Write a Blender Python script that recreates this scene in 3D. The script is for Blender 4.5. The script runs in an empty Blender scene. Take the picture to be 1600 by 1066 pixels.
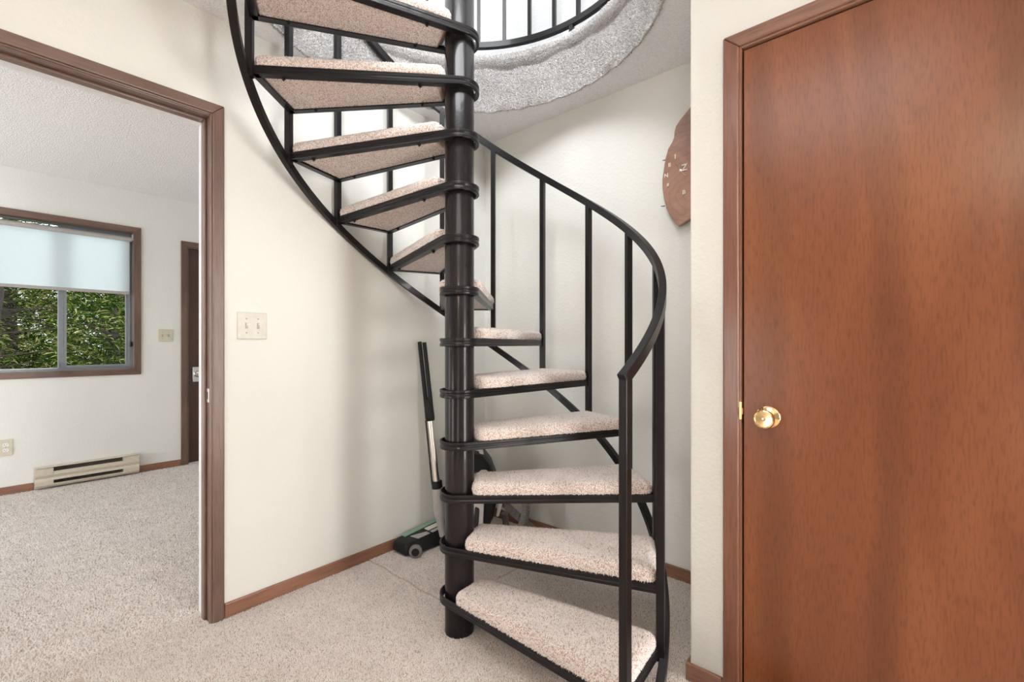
import bpy, bmesh, math, random
import numpy as np
from mathutils import Vector, Matrix

C = bpy.context.scene.collection
PI = math.pi
rnd = random.Random(7)
RNG = np.random.default_rng(11)
sc = bpy.context.scene

# ------------------------------------------------------------------ key numbers (metres)
EYE = 1.124
XL, YB, YD, H = -2.1143, 2.1574, 1.539, 2.4612       # left wall, back wall, door wall, ceiling
XLB = -2.234                                          # far side of the left wall
XW = -5.08                                            # wall with the window in the next room
XC = -0.540                                           # corner of the door wall
XR, YN = 2.7, -3.1                                    # unseen walls behind the camera
YF = 2.277
F2 = 2.790                                            # upper floor
H2 = 5.25
PX, PY = -1.3250, 1.2085                              # stair pole
R, RISE, Z1 = 0.7634, 0.1993, 0.1202
A1, DA = -0.8313 + 0.7151, 0.3780
NT = 13
FZ = -0.006                                           # backing of the carpet; pile reaches z = 0

# ------------------------------------------------------------------ camera
cd = bpy.data.cameras.new('camera')
cd.sensor_width = 36.0
cd.lens = 702.33 / 1600 * 36
cd.shift_y = (538.59 - 533.0) / 1600
cd.clip_start = 0.05
cam = bpy.data.objects.new('camera', cd)
cam.location = (0, 0, EYE)
cam.rotation_euler = (PI / 2, 0, 0.7151)
C.objects.link(cam)
sc.camera = cam

# ------------------------------------------------------------------ world, sun, lights, exposure
w = bpy.data.worlds.new('world')
sc.world = w
w.use_nodes = True
wn = w.node_tree.nodes
bg = wn['Background']
bg.inputs['Color'].default_value = (0.86, 0.93, 1.0, 1)
bg.inputs['Strength'].default_value = 3.5

def sun(name, rot, strength, angle, col):
    l = bpy.data.lights.new(name, 'SUN')
    l.energy, l.angle, l.color = strength, angle, col
    o = bpy.data.objects.new(name, l)
    o.rotation_euler = rot
    C.objects.link(o)
    return o

def area(name, loc, target, sx, sy, power, col=(1, 1, 1)):
    l = bpy.data.lights.new(name, 'AREA')
    l.shape, l.size, l.size_y, l.energy, l.color = 'RECTANGLE', sx, sy, power, col
    o = bpy.data.objects.new(name, l)
    o.location = loc
    d = Vector(target) - Vector(loc)
    o.rotation_euler = d.to_track_quat('-Z', 'Y').to_euler()
    C.objects.link(o)
    return o

def bulb(name, loc, power, radius, col):
    l = bpy.data.lights.new(name, 'POINT')
    l.energy, l.shadow_soft_size, l.color = power, radius, col
    o = bpy.data.objects.new(name, l)
    o.location = loc
    C.objects.link(o)
    return o

sun('sun', (math.radians(52), 0, math.radians(8)), 6.0, 0.01, (1.0, 0.95, 0.84))
# unseen fill lights added behind the camera to brighten the room
area('fill_light_right', (XR - 0.03, 1.19, 1.10), (-2, 1.19, 1.10), 0.56, 2.0, 80, (1.0, 0.99, 0.965))
area('fill_light_rear', (-1.72, YN + 0.03, 1.15), (-1.60, 2, 1.75), 0.74, 2.0, 30, (1.0, 0.99, 0.965))
area('fill_light_rear_right', (1.65, YN + 0.03, 1.15), (0.6, 2, 1.75), 1.3, 2.0, 30, (1.0, 0.99, 0.965))
# fill light added out of the frame to brighten the next room
area('fill_light_next_room', (-3.7, YN + 0.03, 1.10), (-3.7, 2, 1.10), 2.4, 2.0, 82, (0.95, 0.98, 1.0))
# the warm ceiling lamp of this room
bulb('ceiling_lamp_light', (0.62, -1.15, 2.32), 28, 0.16, (1.0, 0.84, 0.60))
# camera flash bounced off the ceiling, imitated by an added area light
area('bounce_flash_light', (-0.30, 0.0, H - 0.012), (-0.30, 0.0, 0), 0.9, 0.9, 12, (1.0, 0.99, 0.97))
# large soft light added upstairs for the upper walls and the stair alcove
area('fill_light_upstairs', (0.25, 0.0, 5.1), (-1.0, 1.5, 2.3), 3.4, 2.4, 455, (0.96, 0.98, 1.0))

vs = sc.view_settings
vs.view_transform = 'Standard'
vs.look = 'None'
vs.gamma = 1.0
vs.use_curve_mapping = False
vs.exposure = 0.18
sc.cycles.use_denoising = True
sc.cycles.max_bounces = 10
sc.cycles.diffuse_bounces = 6
sc.cycles.transparent_max_bounces = 12
sc.cycles.sample_clamp_indirect = 8.0

# ------------------------------------------------------------------ materials
def mat(name):
    m = bpy.data.materials.new(name)
    m.use_nodes = True
    nt = m.node_tree
    return m, nt, nt.nodes['Principled BSDF']

def nd(nt, kind, **kw):
    n = nt.nodes.new(kind)
    for k, v in kw.items():
        if hasattr(n, k):
            setattr(n, k, v)
        else:
            n.inputs[k].default_value = v
    return n

def ramp(nt, stops, fac):
    n = nt.nodes.new('ShaderNodeValToRGB')
    e = n.color_ramp.elements
    while len(e) < len(stops):
        e.new(0.5)
    for k, (p, c) in enumerate(stops):
        e[k].position = p
        e[k].color = (c[0], c[1], c[2], 1)
    nt.links.new(fac, n.inputs['Fac'])
    return n.outputs['Color']

def coords(nt, scale=(1, 1, 1), kind='Object'):
    tc = nt.nodes.new('ShaderNodeTexCoord')
    mp = nt.nodes.new('ShaderNodeMapping')
    mp.inputs['Scale'].default_value = scale
    nt.links.new(tc.outputs[kind], mp.inputs['Vector'])
    return mp.outputs['Vector']

def noise(nt, vec, scale, detail=3, rough=0.5, dist=0.0):
    n = nd(nt, 'ShaderNodeTexNoise', Scale=scale, Detail=detail, Roughness=rough, Distortion=dist)
    nt.links.new(vec, n.inputs['Vector'])
    return n.outputs['Fac']

def bump(nt, b, h, strength, dist):
    n = nd(nt, 'ShaderNodeBump', Strength=strength, Distance=dist)
    nt.links.new(h, n.inputs['Height'])
    nt.links.new(n.outputs['Normal'], b.inputs['Normal'])

def mixc(nt, a, b, fac, mode='MIX'):
    n = nt.nodes.new('ShaderNodeMix')
    n.data_type = 'RGBA'
    n.blend_type = mode
    for sock, v in ((n.inputs[6], a), (n.inputs[7], b)):
        if isinstance(v, tuple):
            sock.default_value = (*v, 1)
        else:
            nt.links.new(v, sock)
    if isinstance(fac, (int, float)):
        n.inputs[0].default_value = fac
    else:
        nt.links.new(fac, n.inputs[0])
    return n.outputs[2]

def plain(name, col, rough=0.5, metal=0.0, coat=0.0):
    m, nt, b = mat(name)
    v = coords(nt)
    n = noise(nt, v, 40, 2)
    c = ramp(nt, [(0.3, tuple(x * 0.94 for x in col)), (0.7, tuple(min(1, x * 1.05) for x in col))], n)
    nt.links.new(c, b.inputs['Base Color'])
    b.inputs['Roughness'].default_value = rough
    b.inputs['Metallic'].default_value = metal
    b.inputs['Coat Weight'].default_value = coat
    return m

def wall_paint(name, col):
    m, nt, b = mat(name)
    v = coords(nt)
    big = noise(nt, v, 1.7, 3)
    c = ramp(nt, [(0.3, tuple(x * 0.975 for x in col)), (0.7, tuple(min(1, x * 1.02) for x in col))], big)
    nt.links.new(c, b.inputs['Base Color'])
    b.inputs['Roughness'].default_value = 0.62
    h = noise(nt, v, 75, 3, 0.5, 0.4)
    hr = ramp(nt, [(0.38, (0, 0, 0)), (0.62, (1, 1, 1))], h)
    bump(nt, b, hr, 0.17, 0.004)
    return m

def popcorn(name, col, scale=120.0):
    m, nt, b = mat(name)
    v = coords(nt)
    n1 = nd(nt, 'ShaderNodeTexVoronoi', Scale=scale, Randomness=1.0)
    nt.links.new(v, n1.inputs['Vector'])
    n2 = noise(nt, v, scale * 0.8, 4, 0.65)
    hgt = ramp(nt, [(0.05, (1, 1, 1)), (0.55, (0, 0, 0))], n1.outputs['Distance'])
    hm = mixc(nt, hgt, ramp(nt, [(0.35, (0, 0, 0)), (0.65, (1, 1, 1))], n2), 0.5)
    c = ramp(nt, [(0.30, tuple(x * 0.89 for x in col)), (0.62, col)], n2)
    nt.links.new(c, b.inputs['Base Color'])
    b.inputs['Roughness'].default_value = 0.92
    bump(nt, b, hm, 0.75, 0.006)
    return m

def wood(name, dark, light, grain=1.0, axis='Z', rough=0.33, coat=0.25, flame=0.0):
    m, nt, b = mat(name)
    s = {'Z': (1, 1, 0.045), 'Y': (1, 0.045, 1), 'X': (0.045, 1, 1)}[axis]
    v = coords(nt, s)
    fine = noise(nt, v, 190 * grain, 4, 0.65)
    s2 = tuple(x if x < 1 else 1 for x in s)
    v2 = coords(nt, tuple(0.16 if x < 1 else 1 for x in s))
    med = noise(nt, v2, 7, 4, 0.55, 1.2)
    c = ramp(nt, [(0.22, dark), (0.5, tuple((a + l) / 2 for a, l in zip(dark, light))), (0.8, light)], med)
    fleck = ramp(nt, [(0.34, (0.62, 0.58, 0.56)), (0.52, (1, 1, 1))], fine)
    c = mixc(nt, c, fleck, 0.75, 'MULTIPLY')
    if flame:
        v3 = coords(nt, (1, 1, 0.22))
        wv = nd(nt, 'ShaderNodeTexWave', Scale=1.7, Distortion=6.5, Detail=3.0)
        wv.inputs['Detail Scale'].default_value = 1.1
        nt.links.new(v3, wv.inputs['Vector'])
        band = ramp(nt, [(0.0, (0.80, 0.78, 0.77)), (0.45, (1, 1, 1)), (1.0, (1.0, 0.99, 0.97))], wv.outputs['Fac'])
        c = mixc(nt, c, band, flame, 'MULTIPLY')
    nt.links.new(c, b.inputs['Base Color'])
    b.inputs['Roughness'].default_value = rough
    b.inputs['Coat Weight'].default_value = coat
    b.inputs['Coat Roughness'].default_value = 0.16
    bump(nt, b, fine, 0.10, 0.0015)
    return m

def veneer():
    m, nt, b = mat('mahogany_veneer')
    fine = noise(nt, coords(nt, (1, 1, 0.11)), 210, 3, 0.6)
    med = noise(nt, coords(nt, (1, 1, 0.22)), 5.0, 4, 0.5, 0.8)
    c = ramp(nt, [(0.25, (0.180, 0.056, 0.021)), (0.5, (0.22, 0.071, 0.026)), (0.78, (0.27, 0.094, 0.035))], med)
    wv = nd(nt, 'ShaderNodeTexWave', Scale=1.1, Distortion=5.0, Detail=3.0)
    wv.inputs['Detail Scale'].default_value = 0.9
    nt.links.new(coords(nt, (1, 1, 0.30)), wv.inputs['Vector'])
    band = ramp(nt, [(0.0, (0.74, 0.71, 0.70)), (0.28, (1, 1, 1)), (1.0, (1.0, 1.0, 1.0))], wv.outputs['Fac'])
    c = mixc(nt, c, band, 0.8, 'MULTIPLY')
    fl_ = ramp(nt, [(0.33, (0.60, 0.54, 0.52)), (0.52, (1, 1, 1))], fine)
    c = mixc(nt, c, fl_, 0.6, 'MULTIPLY')
    nt.links.new(c, b.inputs['Base Color'])
    b.inputs['Roughness'].default_value = 0.40
    b.inputs['Specular IOR Level'].default_value = 0.10
    b.inputs['Coat Weight'].default_value = 0.70
    b.inputs['Coat Roughness'].default_value = 0.28
    bump(nt, b, fine, 0.08, 0.0012)
    return m

def pile(name, stops, big=0.10):
    """carpet yarn: every tuft has a shade of its own"""
    m, nt, b = mat(name)
    g = nt.nodes.new('ShaderNodeNewGeometry')
    c = ramp(nt, stops, g.outputs['Random Per Island'])
    v = coords(nt)
    n = noise(nt, v, 9, 3)
    c2 = ramp(nt, [(0.3, (1 - big,) * 3), (0.7, (1, 1, 1))], n)
    c = mixc(nt, c, c2, 1.0, 'MULTIPLY')
    nt.links.new(c, b.inputs['Base Color'])
    b.inputs['Roughness'].default_value = 0.95
    b.inputs['Specular IOR Level'].default_value = 0.1
    return m

def backing(name, col):
    m, nt, b = mat(name)
    v = coords(nt)
    n = noise(nt, v, 260, 3, 0.7)
    c = ramp(nt, [(0.3, tuple(x * 0.45 for x in col)), (0.5, tuple(x * 0.9 for x in col)), (0.75, col)], n)
    nt.links.new(c, b.inputs['Base Color'])
    b.inputs['Roughness'].default_value = 0.95
    bump(nt, b, n, 0.7, 0.006)
    return m

M = {}
M['wall'] = wall_paint('cream_wall_paint', (0.765, 0.764, 0.725))
M['wall_far'] = wall_paint('cool_cream_wall_paint', (0.78, 0.782, 0.76))
M['dim_unseen'] = wall_paint('taupe_low_bounce', (0.34, 0.31, 0.28))  # unseen walls toned dark to cut the light they bounce
M['wall_up'] = wall_paint('white_wall_paint', (0.66, 0.665, 0.67))
M['popcorn'] = popcorn('popcorn_ceiling', (0.91, 0.905, 0.925))
M['popcorn_far'] = popcorn('popcorn_ceiling_next_room', (0.90, 0.90, 0.90))
M['casing'] = wood('walnut_stained_casing', (0.092, 0.053, 0.040), (0.225, 0.135, 0.104), 1.0, 'Z', 0.34, 0.3)
M['casing_h'] = wood('walnut_stained_casing_level', (0.092, 0.053, 0.040), (0.225, 0.135, 0.104), 1.0, 'Y', 0.34, 0.3)
M['casing_x'] = wood('walnut_stained_casing_cross', (0.17, 0.08, 0.05), (0.30, 0.15, 0.10), 1.0, 'X', 0.34, 0.3)
M['casing_d'] = wood('reddish_door_casing', (0.15, 0.060, 0.033), (0.25, 0.105, 0.060), 1.0, 'Z', 0.32, 0.3)
M['base_y'] = wood('reddish_baseboard_long', (0.205, 0.092, 0.056), (0.33, 0.16, 0.10), 1.0, 'Y', 0.4, 0.15)
M['base_x'] = wood('reddish_baseboard_cross', (0.205, 0.092, 0.056), (0.33, 0.16, 0.10), 1.0, 'X', 0.4, 0.15)
M['door'] = veneer()
M['door_dark'] = wood('dark_brown_door', (0.050, 0.020, 0.013), (0.085, 0.035, 0.022), 0.7, 'Z', 0.38, 0.2)
M['metal'] = plain('dark_bronze_paint', (0.010, 0.0085, 0.009), 0.30, 0.0, 0.10)
M['pole'] = plain('dark_bronze_pole_paint', (0.011, 0.009, 0.0095), 0.26, 0.0, 0.15)
CARP = [(0.0, (0.50, 0.39, 0.33)), (0.07, (0.64, 0.52, 0.46)), (0.11, (0.84, 0.75, 0.71)), (0.5, (0.92, 0.84, 0.81)), (0.8, (0.95, 0.895, 0.87)), (1.0, (0.97, 0.92, 0.88))]
M['pile'] = pile('tread_carpet_yarn', CARP)
M['pile_floor'] = pile('floor_carpet_yarn', [(0.0, (0.50, 0.41, 0.35)), (0.07, (0.64, 0.54, 0.48)), (0.11, (0.83, 0.75, 0.715)), (0.5, (0.91, 0.84, 0.805)), (0.8, (0.94, 0.895, 0.87)), (1.0, (0.97, 0.92, 0.88))])
M['pile_up'] = pile('upstairs_carpet_yarn', [(0.0, (0.30, 0.27, 0.26)), (0.06, (0.38, 0.35, 0.34)), (0.11, (0.56, 0.54, 0.53)), (0.6, (0.66, 0.64, 0.63)), (1.0, (0.76, 0.75, 0.74))])
M['back'] = backing('carpet_backing', (0.66, 0.50, 0.42))
M['back_floor'] = backing('floor_carpet_backing', (0.74, 0.62, 0.54))
M['back_up'] = backing('upstairs_carpet_backing', (0.55, 0.535, 0.53))
M['plate'] = plain('almond_plastic', (0.66, 0.64, 0.585), 0.4)
M['plate2'] = plain('ivory_plastic', (0.62, 0.58, 0.47), 0.4)
M['plate_white'] = plain('white_plastic', (0.85, 0.83, 0.79), 0.35)
M['screw'] = plain('grey_screw', (0.30, 0.28, 0.25), 0.4, 0.6)
M['slot'] = plain('dark_slot', (0.03, 0.027, 0.025), 0.6)
M['brass'] = plain('polished_brass', (0.92, 0.66, 0.34), 0.12, 1.0)
M['brass2'] = plain('worn_brass', (0.75, 0.52, 0.26), 0.3, 1.0)
M['pale_glint'] = plain('jamb_glint', (0.80, 0.81, 0.83), 0.35)  # stands in for the reflection along the far jamb edge
M['numeral'] = plain('pale_brass', (0.86, 0.78, 0.66), 0.35, 0.3)
M['chrome'] = plain('satin_chrome', (0.72, 0.73, 0.75), 0.16, 1.0)
M['strike'] = plain('nickel_strike', (0.80, 0.74, 0.68), 0.3, 0.8)
M['alu'] = plain('grey_aluminium', (0.30, 0.33, 0.36), 0.38, 0.6)
M['alu2'] = plain('pale_aluminium', (0.62, 0.64, 0.66), 0.35, 0.5)
M['heater'] = plain('beige_enamel', (0.62, 0.56, 0.46), 0.42, 0.1)
M['heater_dark'] = plain('element_and_slot_shade', (0.12, 0.105, 0.09), 0.6)  # heater inside, dark enough that the slots look shaded
M['black'] = plain('black_plastic', (0.014, 0.0135, 0.014), 0.42)
M['black_soft'] = plain('black_rubber', (0.035, 0.033, 0.032), 0.55)
M['grey'] = plain('grey_plastic', (0.40, 0.385, 0.375), 0.42)
M['pale'] = plain('pale_grey_plastic', (0.66, 0.63, 0.60), 0.4)
M['green'] = plain('sage_green_plastic', (0.20, 0.36, 0.27), 0.4)
M['tyre'] = plain('grey_tyre', (0.16, 0.155, 0.145), 0.6)
M['silver'] = plain('brushed_steel', (0.76, 0.73, 0.68), 0.28, 1.0)
M['hose'] = plain('grey_ribbed_hose', (0.20, 0.185, 0.175), 0.5)
M['bark'] = plain('cedar_bark', (0.05, 0.030, 0.026), 0.9)
M['soil'] = plain('forest_ground', (0.10, 0.10, 0.05), 0.95)
M['siding'] = plain('grey_siding', (0.45, 0.45, 0.42), 0.8)

for k_ in ('metal', 'pole', 'black', 'black_soft'):
    M[k_].node_tree.nodes['Principled BSDF'].inputs['Specular IOR Level'].default_value = 0.24

def clock_wood():
    m, nt, b = mat('burl_slice')
    v = coords(nt, (1, 1, 1))
    n = noise(nt, v, 6, 4, 0.55, 0.8)
    wv = nd(nt, 'ShaderNodeTexWave', Scale=11.0, Distortion=7.0, Detail=3.0)
    wv.wave_type = 'RINGS'; wv.rings_direction = 'Y'
    mp = nt.nodes.new('ShaderNodeMapping')
    mp.inputs['Location'].default_value = (0.015, 0, 0.135)
    tc = nt.nodes.new('ShaderNodeTexCoord')
    nt.links.new(tc.outputs['Object'], mp.inputs['Vector'])
    nt.links.new(mp.outputs['Vector'], wv.inputs['Vector'])
    c = ramp(nt, [(0.25, (0.22, 0.115, 0.085)), (0.5, (0.36, 0.20, 0.145)), (0.75, (0.46, 0.27, 0.20))], n)
    r = ramp(nt, [(0.0, (0.80, 0.77, 0.76)), (0.35, (1, 1, 1))], wv.outputs['Fac'])
    c = mixc(nt, c, r, 0.5, 'MULTIPLY')
    nt.links.new(c, b.inputs['Base Color'])
    b.inputs['Roughness'].default_value = 0.3
    b.inputs['Coat Weight'].default_value = 0.4
    return m
M['burl'] = clock_wood()
M['burl_edge'] = plain('dark_bark_edge', (0.10, 0.06, 0.05), 0.5)

def glass_mat():
    m = bpy.data.materials.new('window_glass')
    m.use_nodes = True
    nt = m.node_tree
    nt.nodes.clear()
    out = nt.nodes.new('ShaderNodeOutputMaterial')
    t = nt.nodes.new('ShaderNodeBsdfTransparent')
    t.inputs['Color'].default_value = (0.93, 0.96, 0.95, 1)
    g = nt.nodes.new('ShaderNodeBsdfGlossy'); g.inputs['Roughness'].default_value = 0.02
    f = nt.nodes.new('ShaderNodeFresnel'); f.inputs['IOR'].default_value = 1.17
    mx = nt.nodes.new('ShaderNodeMixShader')
    nt.links.new(f.outputs[0], mx.inputs[0]); nt.links.new(t.outputs[0], mx.inputs[1]); nt.links.new(g.outputs[0], mx.inputs[2])
    nt.links.new(mx.outputs[0], out.inputs['Surface'])
    return m
M['glass'] = glass_mat()

def cloth_mat(name, col, trans):
    m = bpy.data.materials.new(name)
    m.use_nodes = True
    nt = m.node_tree
    nt.nodes.clear()
    out = nt.nodes.new('ShaderNodeOutputMaterial')
    v = coords(nt, (1, 60, 900))
    n = noise(nt, v, 1.0, 2)
    c = ramp(nt, [(0.3, tuple(x * 0.93 for x in col)), (0.7, col)], n)
    d = nt.nodes.new('ShaderNodeBsdfDiffuse')
    t = nt.nodes.new('ShaderNodeBsdfTranslucent')
    nt.links.new(c, d.inputs['Color']); nt.links.new(c, t.inputs['Color'])
    mx = nt.nodes.new('ShaderNodeMixShader'); mx.inputs[0].default_value = trans
    nt.links.new(d.outputs[0], mx.inputs[1]); nt.links.new(t.outputs[0], mx.inputs[2])
    nt.links.new(mx.outputs[0], out.inputs['Surface'])
    return m
M['shade'] = cloth_mat('white_shade_cloth', (0.95, 0.97, 0.985), 0.84)
M['shade_roll'] = plain('grey_shade_roll', (0.42, 0.40, 0.39), 0.7)

def leaf_mat(name, stops):
    m = bpy.data.materials.new(name)
    m.use_nodes = True
    nt = m.node_tree
    nt.nodes.clear()
    out = nt.nodes.new('ShaderNodeOutputMaterial')
    g = nt.nodes.new('ShaderNodeNewGeometry')
    c = ramp(nt, stops, g.outputs['Random Per Island'])
    d = nt.nodes.new('ShaderNodeBsdfDiffuse')
    t = nt.nodes.new('ShaderNodeBsdfTranslucent')
    nt.links.new(c, d.inputs['Color']); nt.links.new(c, t.inputs['Color'])
    mx = nt.nodes.new('ShaderNodeMixShader'); mx.inputs[0].default_value = 0.45
    nt.links.new(d.outputs[0], mx.inputs[1]); nt.links.new(t.outputs[0], mx.inputs[2])
    nt.links.new(mx.outputs[0], out.inputs['Surface'])
    return m
M['leaf'] = leaf_mat('cedar_leaf', [(0, (0.006, 0.018, 0.003)), (0.5, (0.022, 0.055, 0.006)), (0.8, (0.085, 0.14, 0.016)), (1, (0.55, 0.50, 0.20))])  # yellow end of the ramp puts sun highlights into the leaf colour
M['leaf_dark'] = leaf_mat('dark_leaf', [(0, (0.004, 0.010, 0.002)), (0.6, (0.012, 0.026, 0.004)), (0.85, (0.05, 0.065, 0.012)), (1, (0.50, 0.44, 0.20))])  # last stop paints sun highlights on a few leaflets
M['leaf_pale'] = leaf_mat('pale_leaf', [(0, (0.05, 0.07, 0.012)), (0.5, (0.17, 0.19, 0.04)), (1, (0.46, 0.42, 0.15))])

# ------------------------------------------------------------------ mesh helpers
def link(name, me, m=None, parent=None, bevel=0.0, smooth=False, seg=2):
    o = bpy.data.objects.new(name, me)
    C.objects.link(o)
    if m is not None and not me.materials:
        me.materials.append(m)
    if parent is not None:
        o.parent = parent
    if smooth:
        for p in me.polygons:
            p.use_smooth = True
        if hasattr(me, 'set_sharp_from_angle'):
            me.set_sharp_from_angle(angle=math.radians(38))
    if bevel:
        b = o.modifiers.new('bevel', 'BEVEL')
        b.width, b.segments, b.limit_method = bevel, seg, 'ANGLE'
        b.angle_limit = math.radians(40)
    return o

class MB:
    def __init__(self):
        self.v, self.f = [], []
    def add(self, vs, fs):
        n = len(self.v)
        self.v += [tuple(p) for p in vs]
        self.f += [tuple(i + n for i in f) for f in fs]
        return self
    def box(self, x0, x1, y0, y1, z0, z1):
        vs = [(x0, y0, z0), (x1, y0, z0), (x1, y1, z0), (x0, y1, z0), (x0, y0, z1), (x1, y0, z1), (x1, y1, z1), (x0, y1, z1)]
        return self.add(vs, [(0, 3, 2, 1), (4, 5, 6, 7), (0, 1, 5, 4), (1, 2, 6, 5), (2, 3, 7, 6), (3, 0, 4, 7)])
    def prism(self, poly, a, b, axis):
        """poly in the two other axes, extruded from a to b along axis; poly counter-clockwise seen from +axis"""
        def P(p, t):
            return {'X': (t, p[0], p[1]), 'Y': (p[0], t, p[1]), 'Z': (p[0], p[1], t)}[axis]
        n = len(poly)
        vs = [P(p, a) for p in poly] + [P(p, b) for p in poly]
        fs = [tuple(range(n))[::-1], tuple(range(n, 2 * n))] + [(i, (i + 1) % n, n + (i + 1) % n, n + i) for i in range(n)]
        return self.add(vs, fs)
    def rings(self, rings, cap=True, closed=False):
        n = len(rings[0]); k = len(rings)
        vs = [p for r in rings for p in r]
        fs = []
        for a in range(k if closed else k - 1):
            b = (a + 1) % k
            for i in range(n):
                j = (i + 1) % n
                fs.append((a * n + i, a * n + j, b * n + j, b * n + i))
        if cap and not closed:
            fs.append(tuple(range(n))[::-1])
            fs.append(tuple(range((k - 1) * n, k * n)))
        return self.add(vs, fs)
    def tube(self, pts, rad, n=12, cap=True, ry=None):
        pts = [Vector(p) for p in pts]
        rs = rad if isinstance(rad, (list, tuple)) else [rad] * len(pts)
        up = None
        out = []
        for i, p in enumerate(pts):
            t = (pts[min(i + 1, len(pts) - 1)] - pts[max(i - 1, 0)]).normalized()
            if up is None:
                up = t.cross(Vector((0.13, 0.37, 0.91))).normalized()
            up = (up - t * up.dot(t)).normalized()
            s = t.cross(up)
            out.append([tuple(p + (up * math.cos(q) + s * math.sin(q)) * rs[i]) for q in (2 * PI * k / n for k in range(n))])
        return self.rings(out, cap)
    def lathe(self, prof, org, axis, n=24):
        """prof: (distance along axis, radius)"""
        org, ax = Vector(org), Vector(axis).normalized()
        u = ax.cross(Vector((0.3, 0.2, 0.93))).normalized()
        s = ax.cross(u)
        out = [[tuple(org + ax * d + (u * math.cos(2 * PI * k / n) + s * math.sin(2 * PI * k / n)) * max(r, 1e-4)) for k in range(n)] for d, r in prof]
        return self.rings(out)
    def mesh(self, name):
        me = bpy.data.meshes.new(name)
        me.from_pydata(self.v, [], self.f)
        bm = bmesh.new(); bm.from_mesh(me)
        bmesh.ops.recalc_face_normals(bm, faces=bm.faces)
        bm.to_mesh(me); bm.free()
        return me
    def build(self, name, m, parent=None, bevel=0.0, smooth=False, seg=2):
        return link(name, self.mesh(name), m, parent, bevel, smooth, seg)

def empty(name, loc=(0, 0, 0)):
    o = bpy.data.objects.new(name, None)
    o.empty_display_size = 0.1
    o.location = loc
    C.objects.link(o)
    return o

def tag(o, label=None, cat=None, group=None, kind=None):
    for k, v in (('label', label), ('category', cat), ('group', group), ('kind', kind)):
        if v:
            o[k] = v
    return o

def S(o, label, cat):
    return tag(o, label, cat, None, 'structure')

# tufts of carpet: little three-sided pyramids, every one its own island
def tuft_mesh(name, P, N, hgt, wid, m, lean=0.45):
    n = len(P)
    a = np.cross(N, np.array([0.31, 0.53, 0.79])); a /= np.linalg.norm(a, axis=1)[:, None]
    b = np.cross(N, a)
    th = RNG.uniform(0, 2 * PI, n)
    hh = hgt * RNG.uniform(0.65, 1.2, n)
    ww = wid * RNG.uniform(0.75, 1.25, n)
    V = np.empty((n, 4, 3))
    for k in range(3):
        q = th + 2 * PI * k / 3
        V[:, k] = P + (a * np.cos(q)[:, None] + b * np.sin(q)[:, None]) * ww[:, None]
    l = RNG.normal(0, lean, (n, 2))
    V[:, 3] = P + N * hh[:, None] + (a * l[:, :1] + b * l[:, 1:]) * hh[:, None]
    base = np.arange(n)[:, None] * 4
    F = np.stack([np.stack([base[:, 0] + k, base[:, 0] + (k + 1) % 3, base[:, 0] + 3], 1) for k in range(3)], 1).reshape(-1)
    me = bpy.data.meshes.new(name)
    me.vertices.add(n * 4); me.loops.add(n * 9); me.polygons.add(n * 3)
    me.vertices.foreach_set('co', V.reshape(-1))
    me.loops.foreach_set('vertex_index', F.astype(np.int32))
    me.polygons.foreach_set('loop_start', np.arange(0, n * 9, 3, dtype=np.int32))
    me.update()
    me.materials.append(m)
    return me

def grid_pts(x0, x1, y0, y1, step):
    X, Y = np.meshgrid(np.arange(x0, x1, step), np.arange(y0, y1, step))
    p = np.stack([X.ravel(), Y.ravel()], 1)
    return p + RNG.uniform(-step * 0.55, step * 0.55, p.shape)

def sample_mesh(V, Ftri, dens):
    A, B, D = V[Ftri[:, 0]], V[Ftri[:, 1]], V[Ftri[:, 2]]
    nn = np.cross(B - A, D - A); ar = np.linalg.norm(nn, axis=1) / 2
    cnt = RNG.poisson(ar * dens)
    idx = np.repeat(np.arange(len(Ftri)), cnt)
    u, v = RNG.uniform(0, 1, len(idx)), RNG.uniform(0, 1, len(idx))
    k = u + v > 1
    u[k], v[k] = 1 - u[k], 1 - v[k]
    P = A[idx] + (B - A)[idx] * u[:, None] + (D - A)[idx] * v[:, None]
    return P, (nn / np.maximum(1e-12, np.linalg.norm(nn, axis=1))[:, None])[idx]

# ================================================================== THE SETTING
# floors
fl = MB().box(XLB - 0.0, XR, YN, YF, -0.12, FZ).build('floor', M['back_floor'])
S(fl, 'beige speckled carpet floor around the foot of the spiral staircase', 'floor')
p = grid_pts(XL + 0.004, -0.28, 0.20, YB - 0.006, 0.0042)
keep = ~((p[:, 0] > XC - 0.008) & (p[:, 1] > YD - 0.008))
keep &= np.hypot(p[:, 0] - PX, p[:, 1] - PY) > 0.0595
keep &= ~((np.abs(p[:, 1] - 1.286 - 0.004 * np.sin(p[:, 0] * 31)) < 0.0042) & (p[:, 0] < -1.52))
keep &= ~((np.abs(p[:, 0] + 1.468 - 0.004 * np.sin(p[:, 1] * 27)) < 0.0042) & (p[:, 1] > 1.58))
keep &= (-0.6557 * p[:, 0] + 0.7551 * p[:, 1]) > 1.25
p = p[keep]
z = np.full(len(p), FZ) + np.where((p[:, 1] > 1.286) & (p[:, 0] < -1.468), 0.003, 0.0)
P3 = np.column_stack([p, z])
P3n = np.tile(np.array([0.0, 0, 1]), (len(p), 1))
q = grid_pts(XL - 0.13, XL + 0.01, -0.25, 0.57, 0.0052)
P3 = np.vstack([P3, np.column_stack([q, np.full(len(q), FZ)])])
P3n = np.tile(np.array([0.0, 0, 1]), (len(P3), 1))
o = link('carpet_pile', tuft_mesh('carpet_pile', P3, P3n, 0.0062, 0.0024, M['pile_floor'], 0.36), None, fl)
tag(o, kind='stuff')

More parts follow.
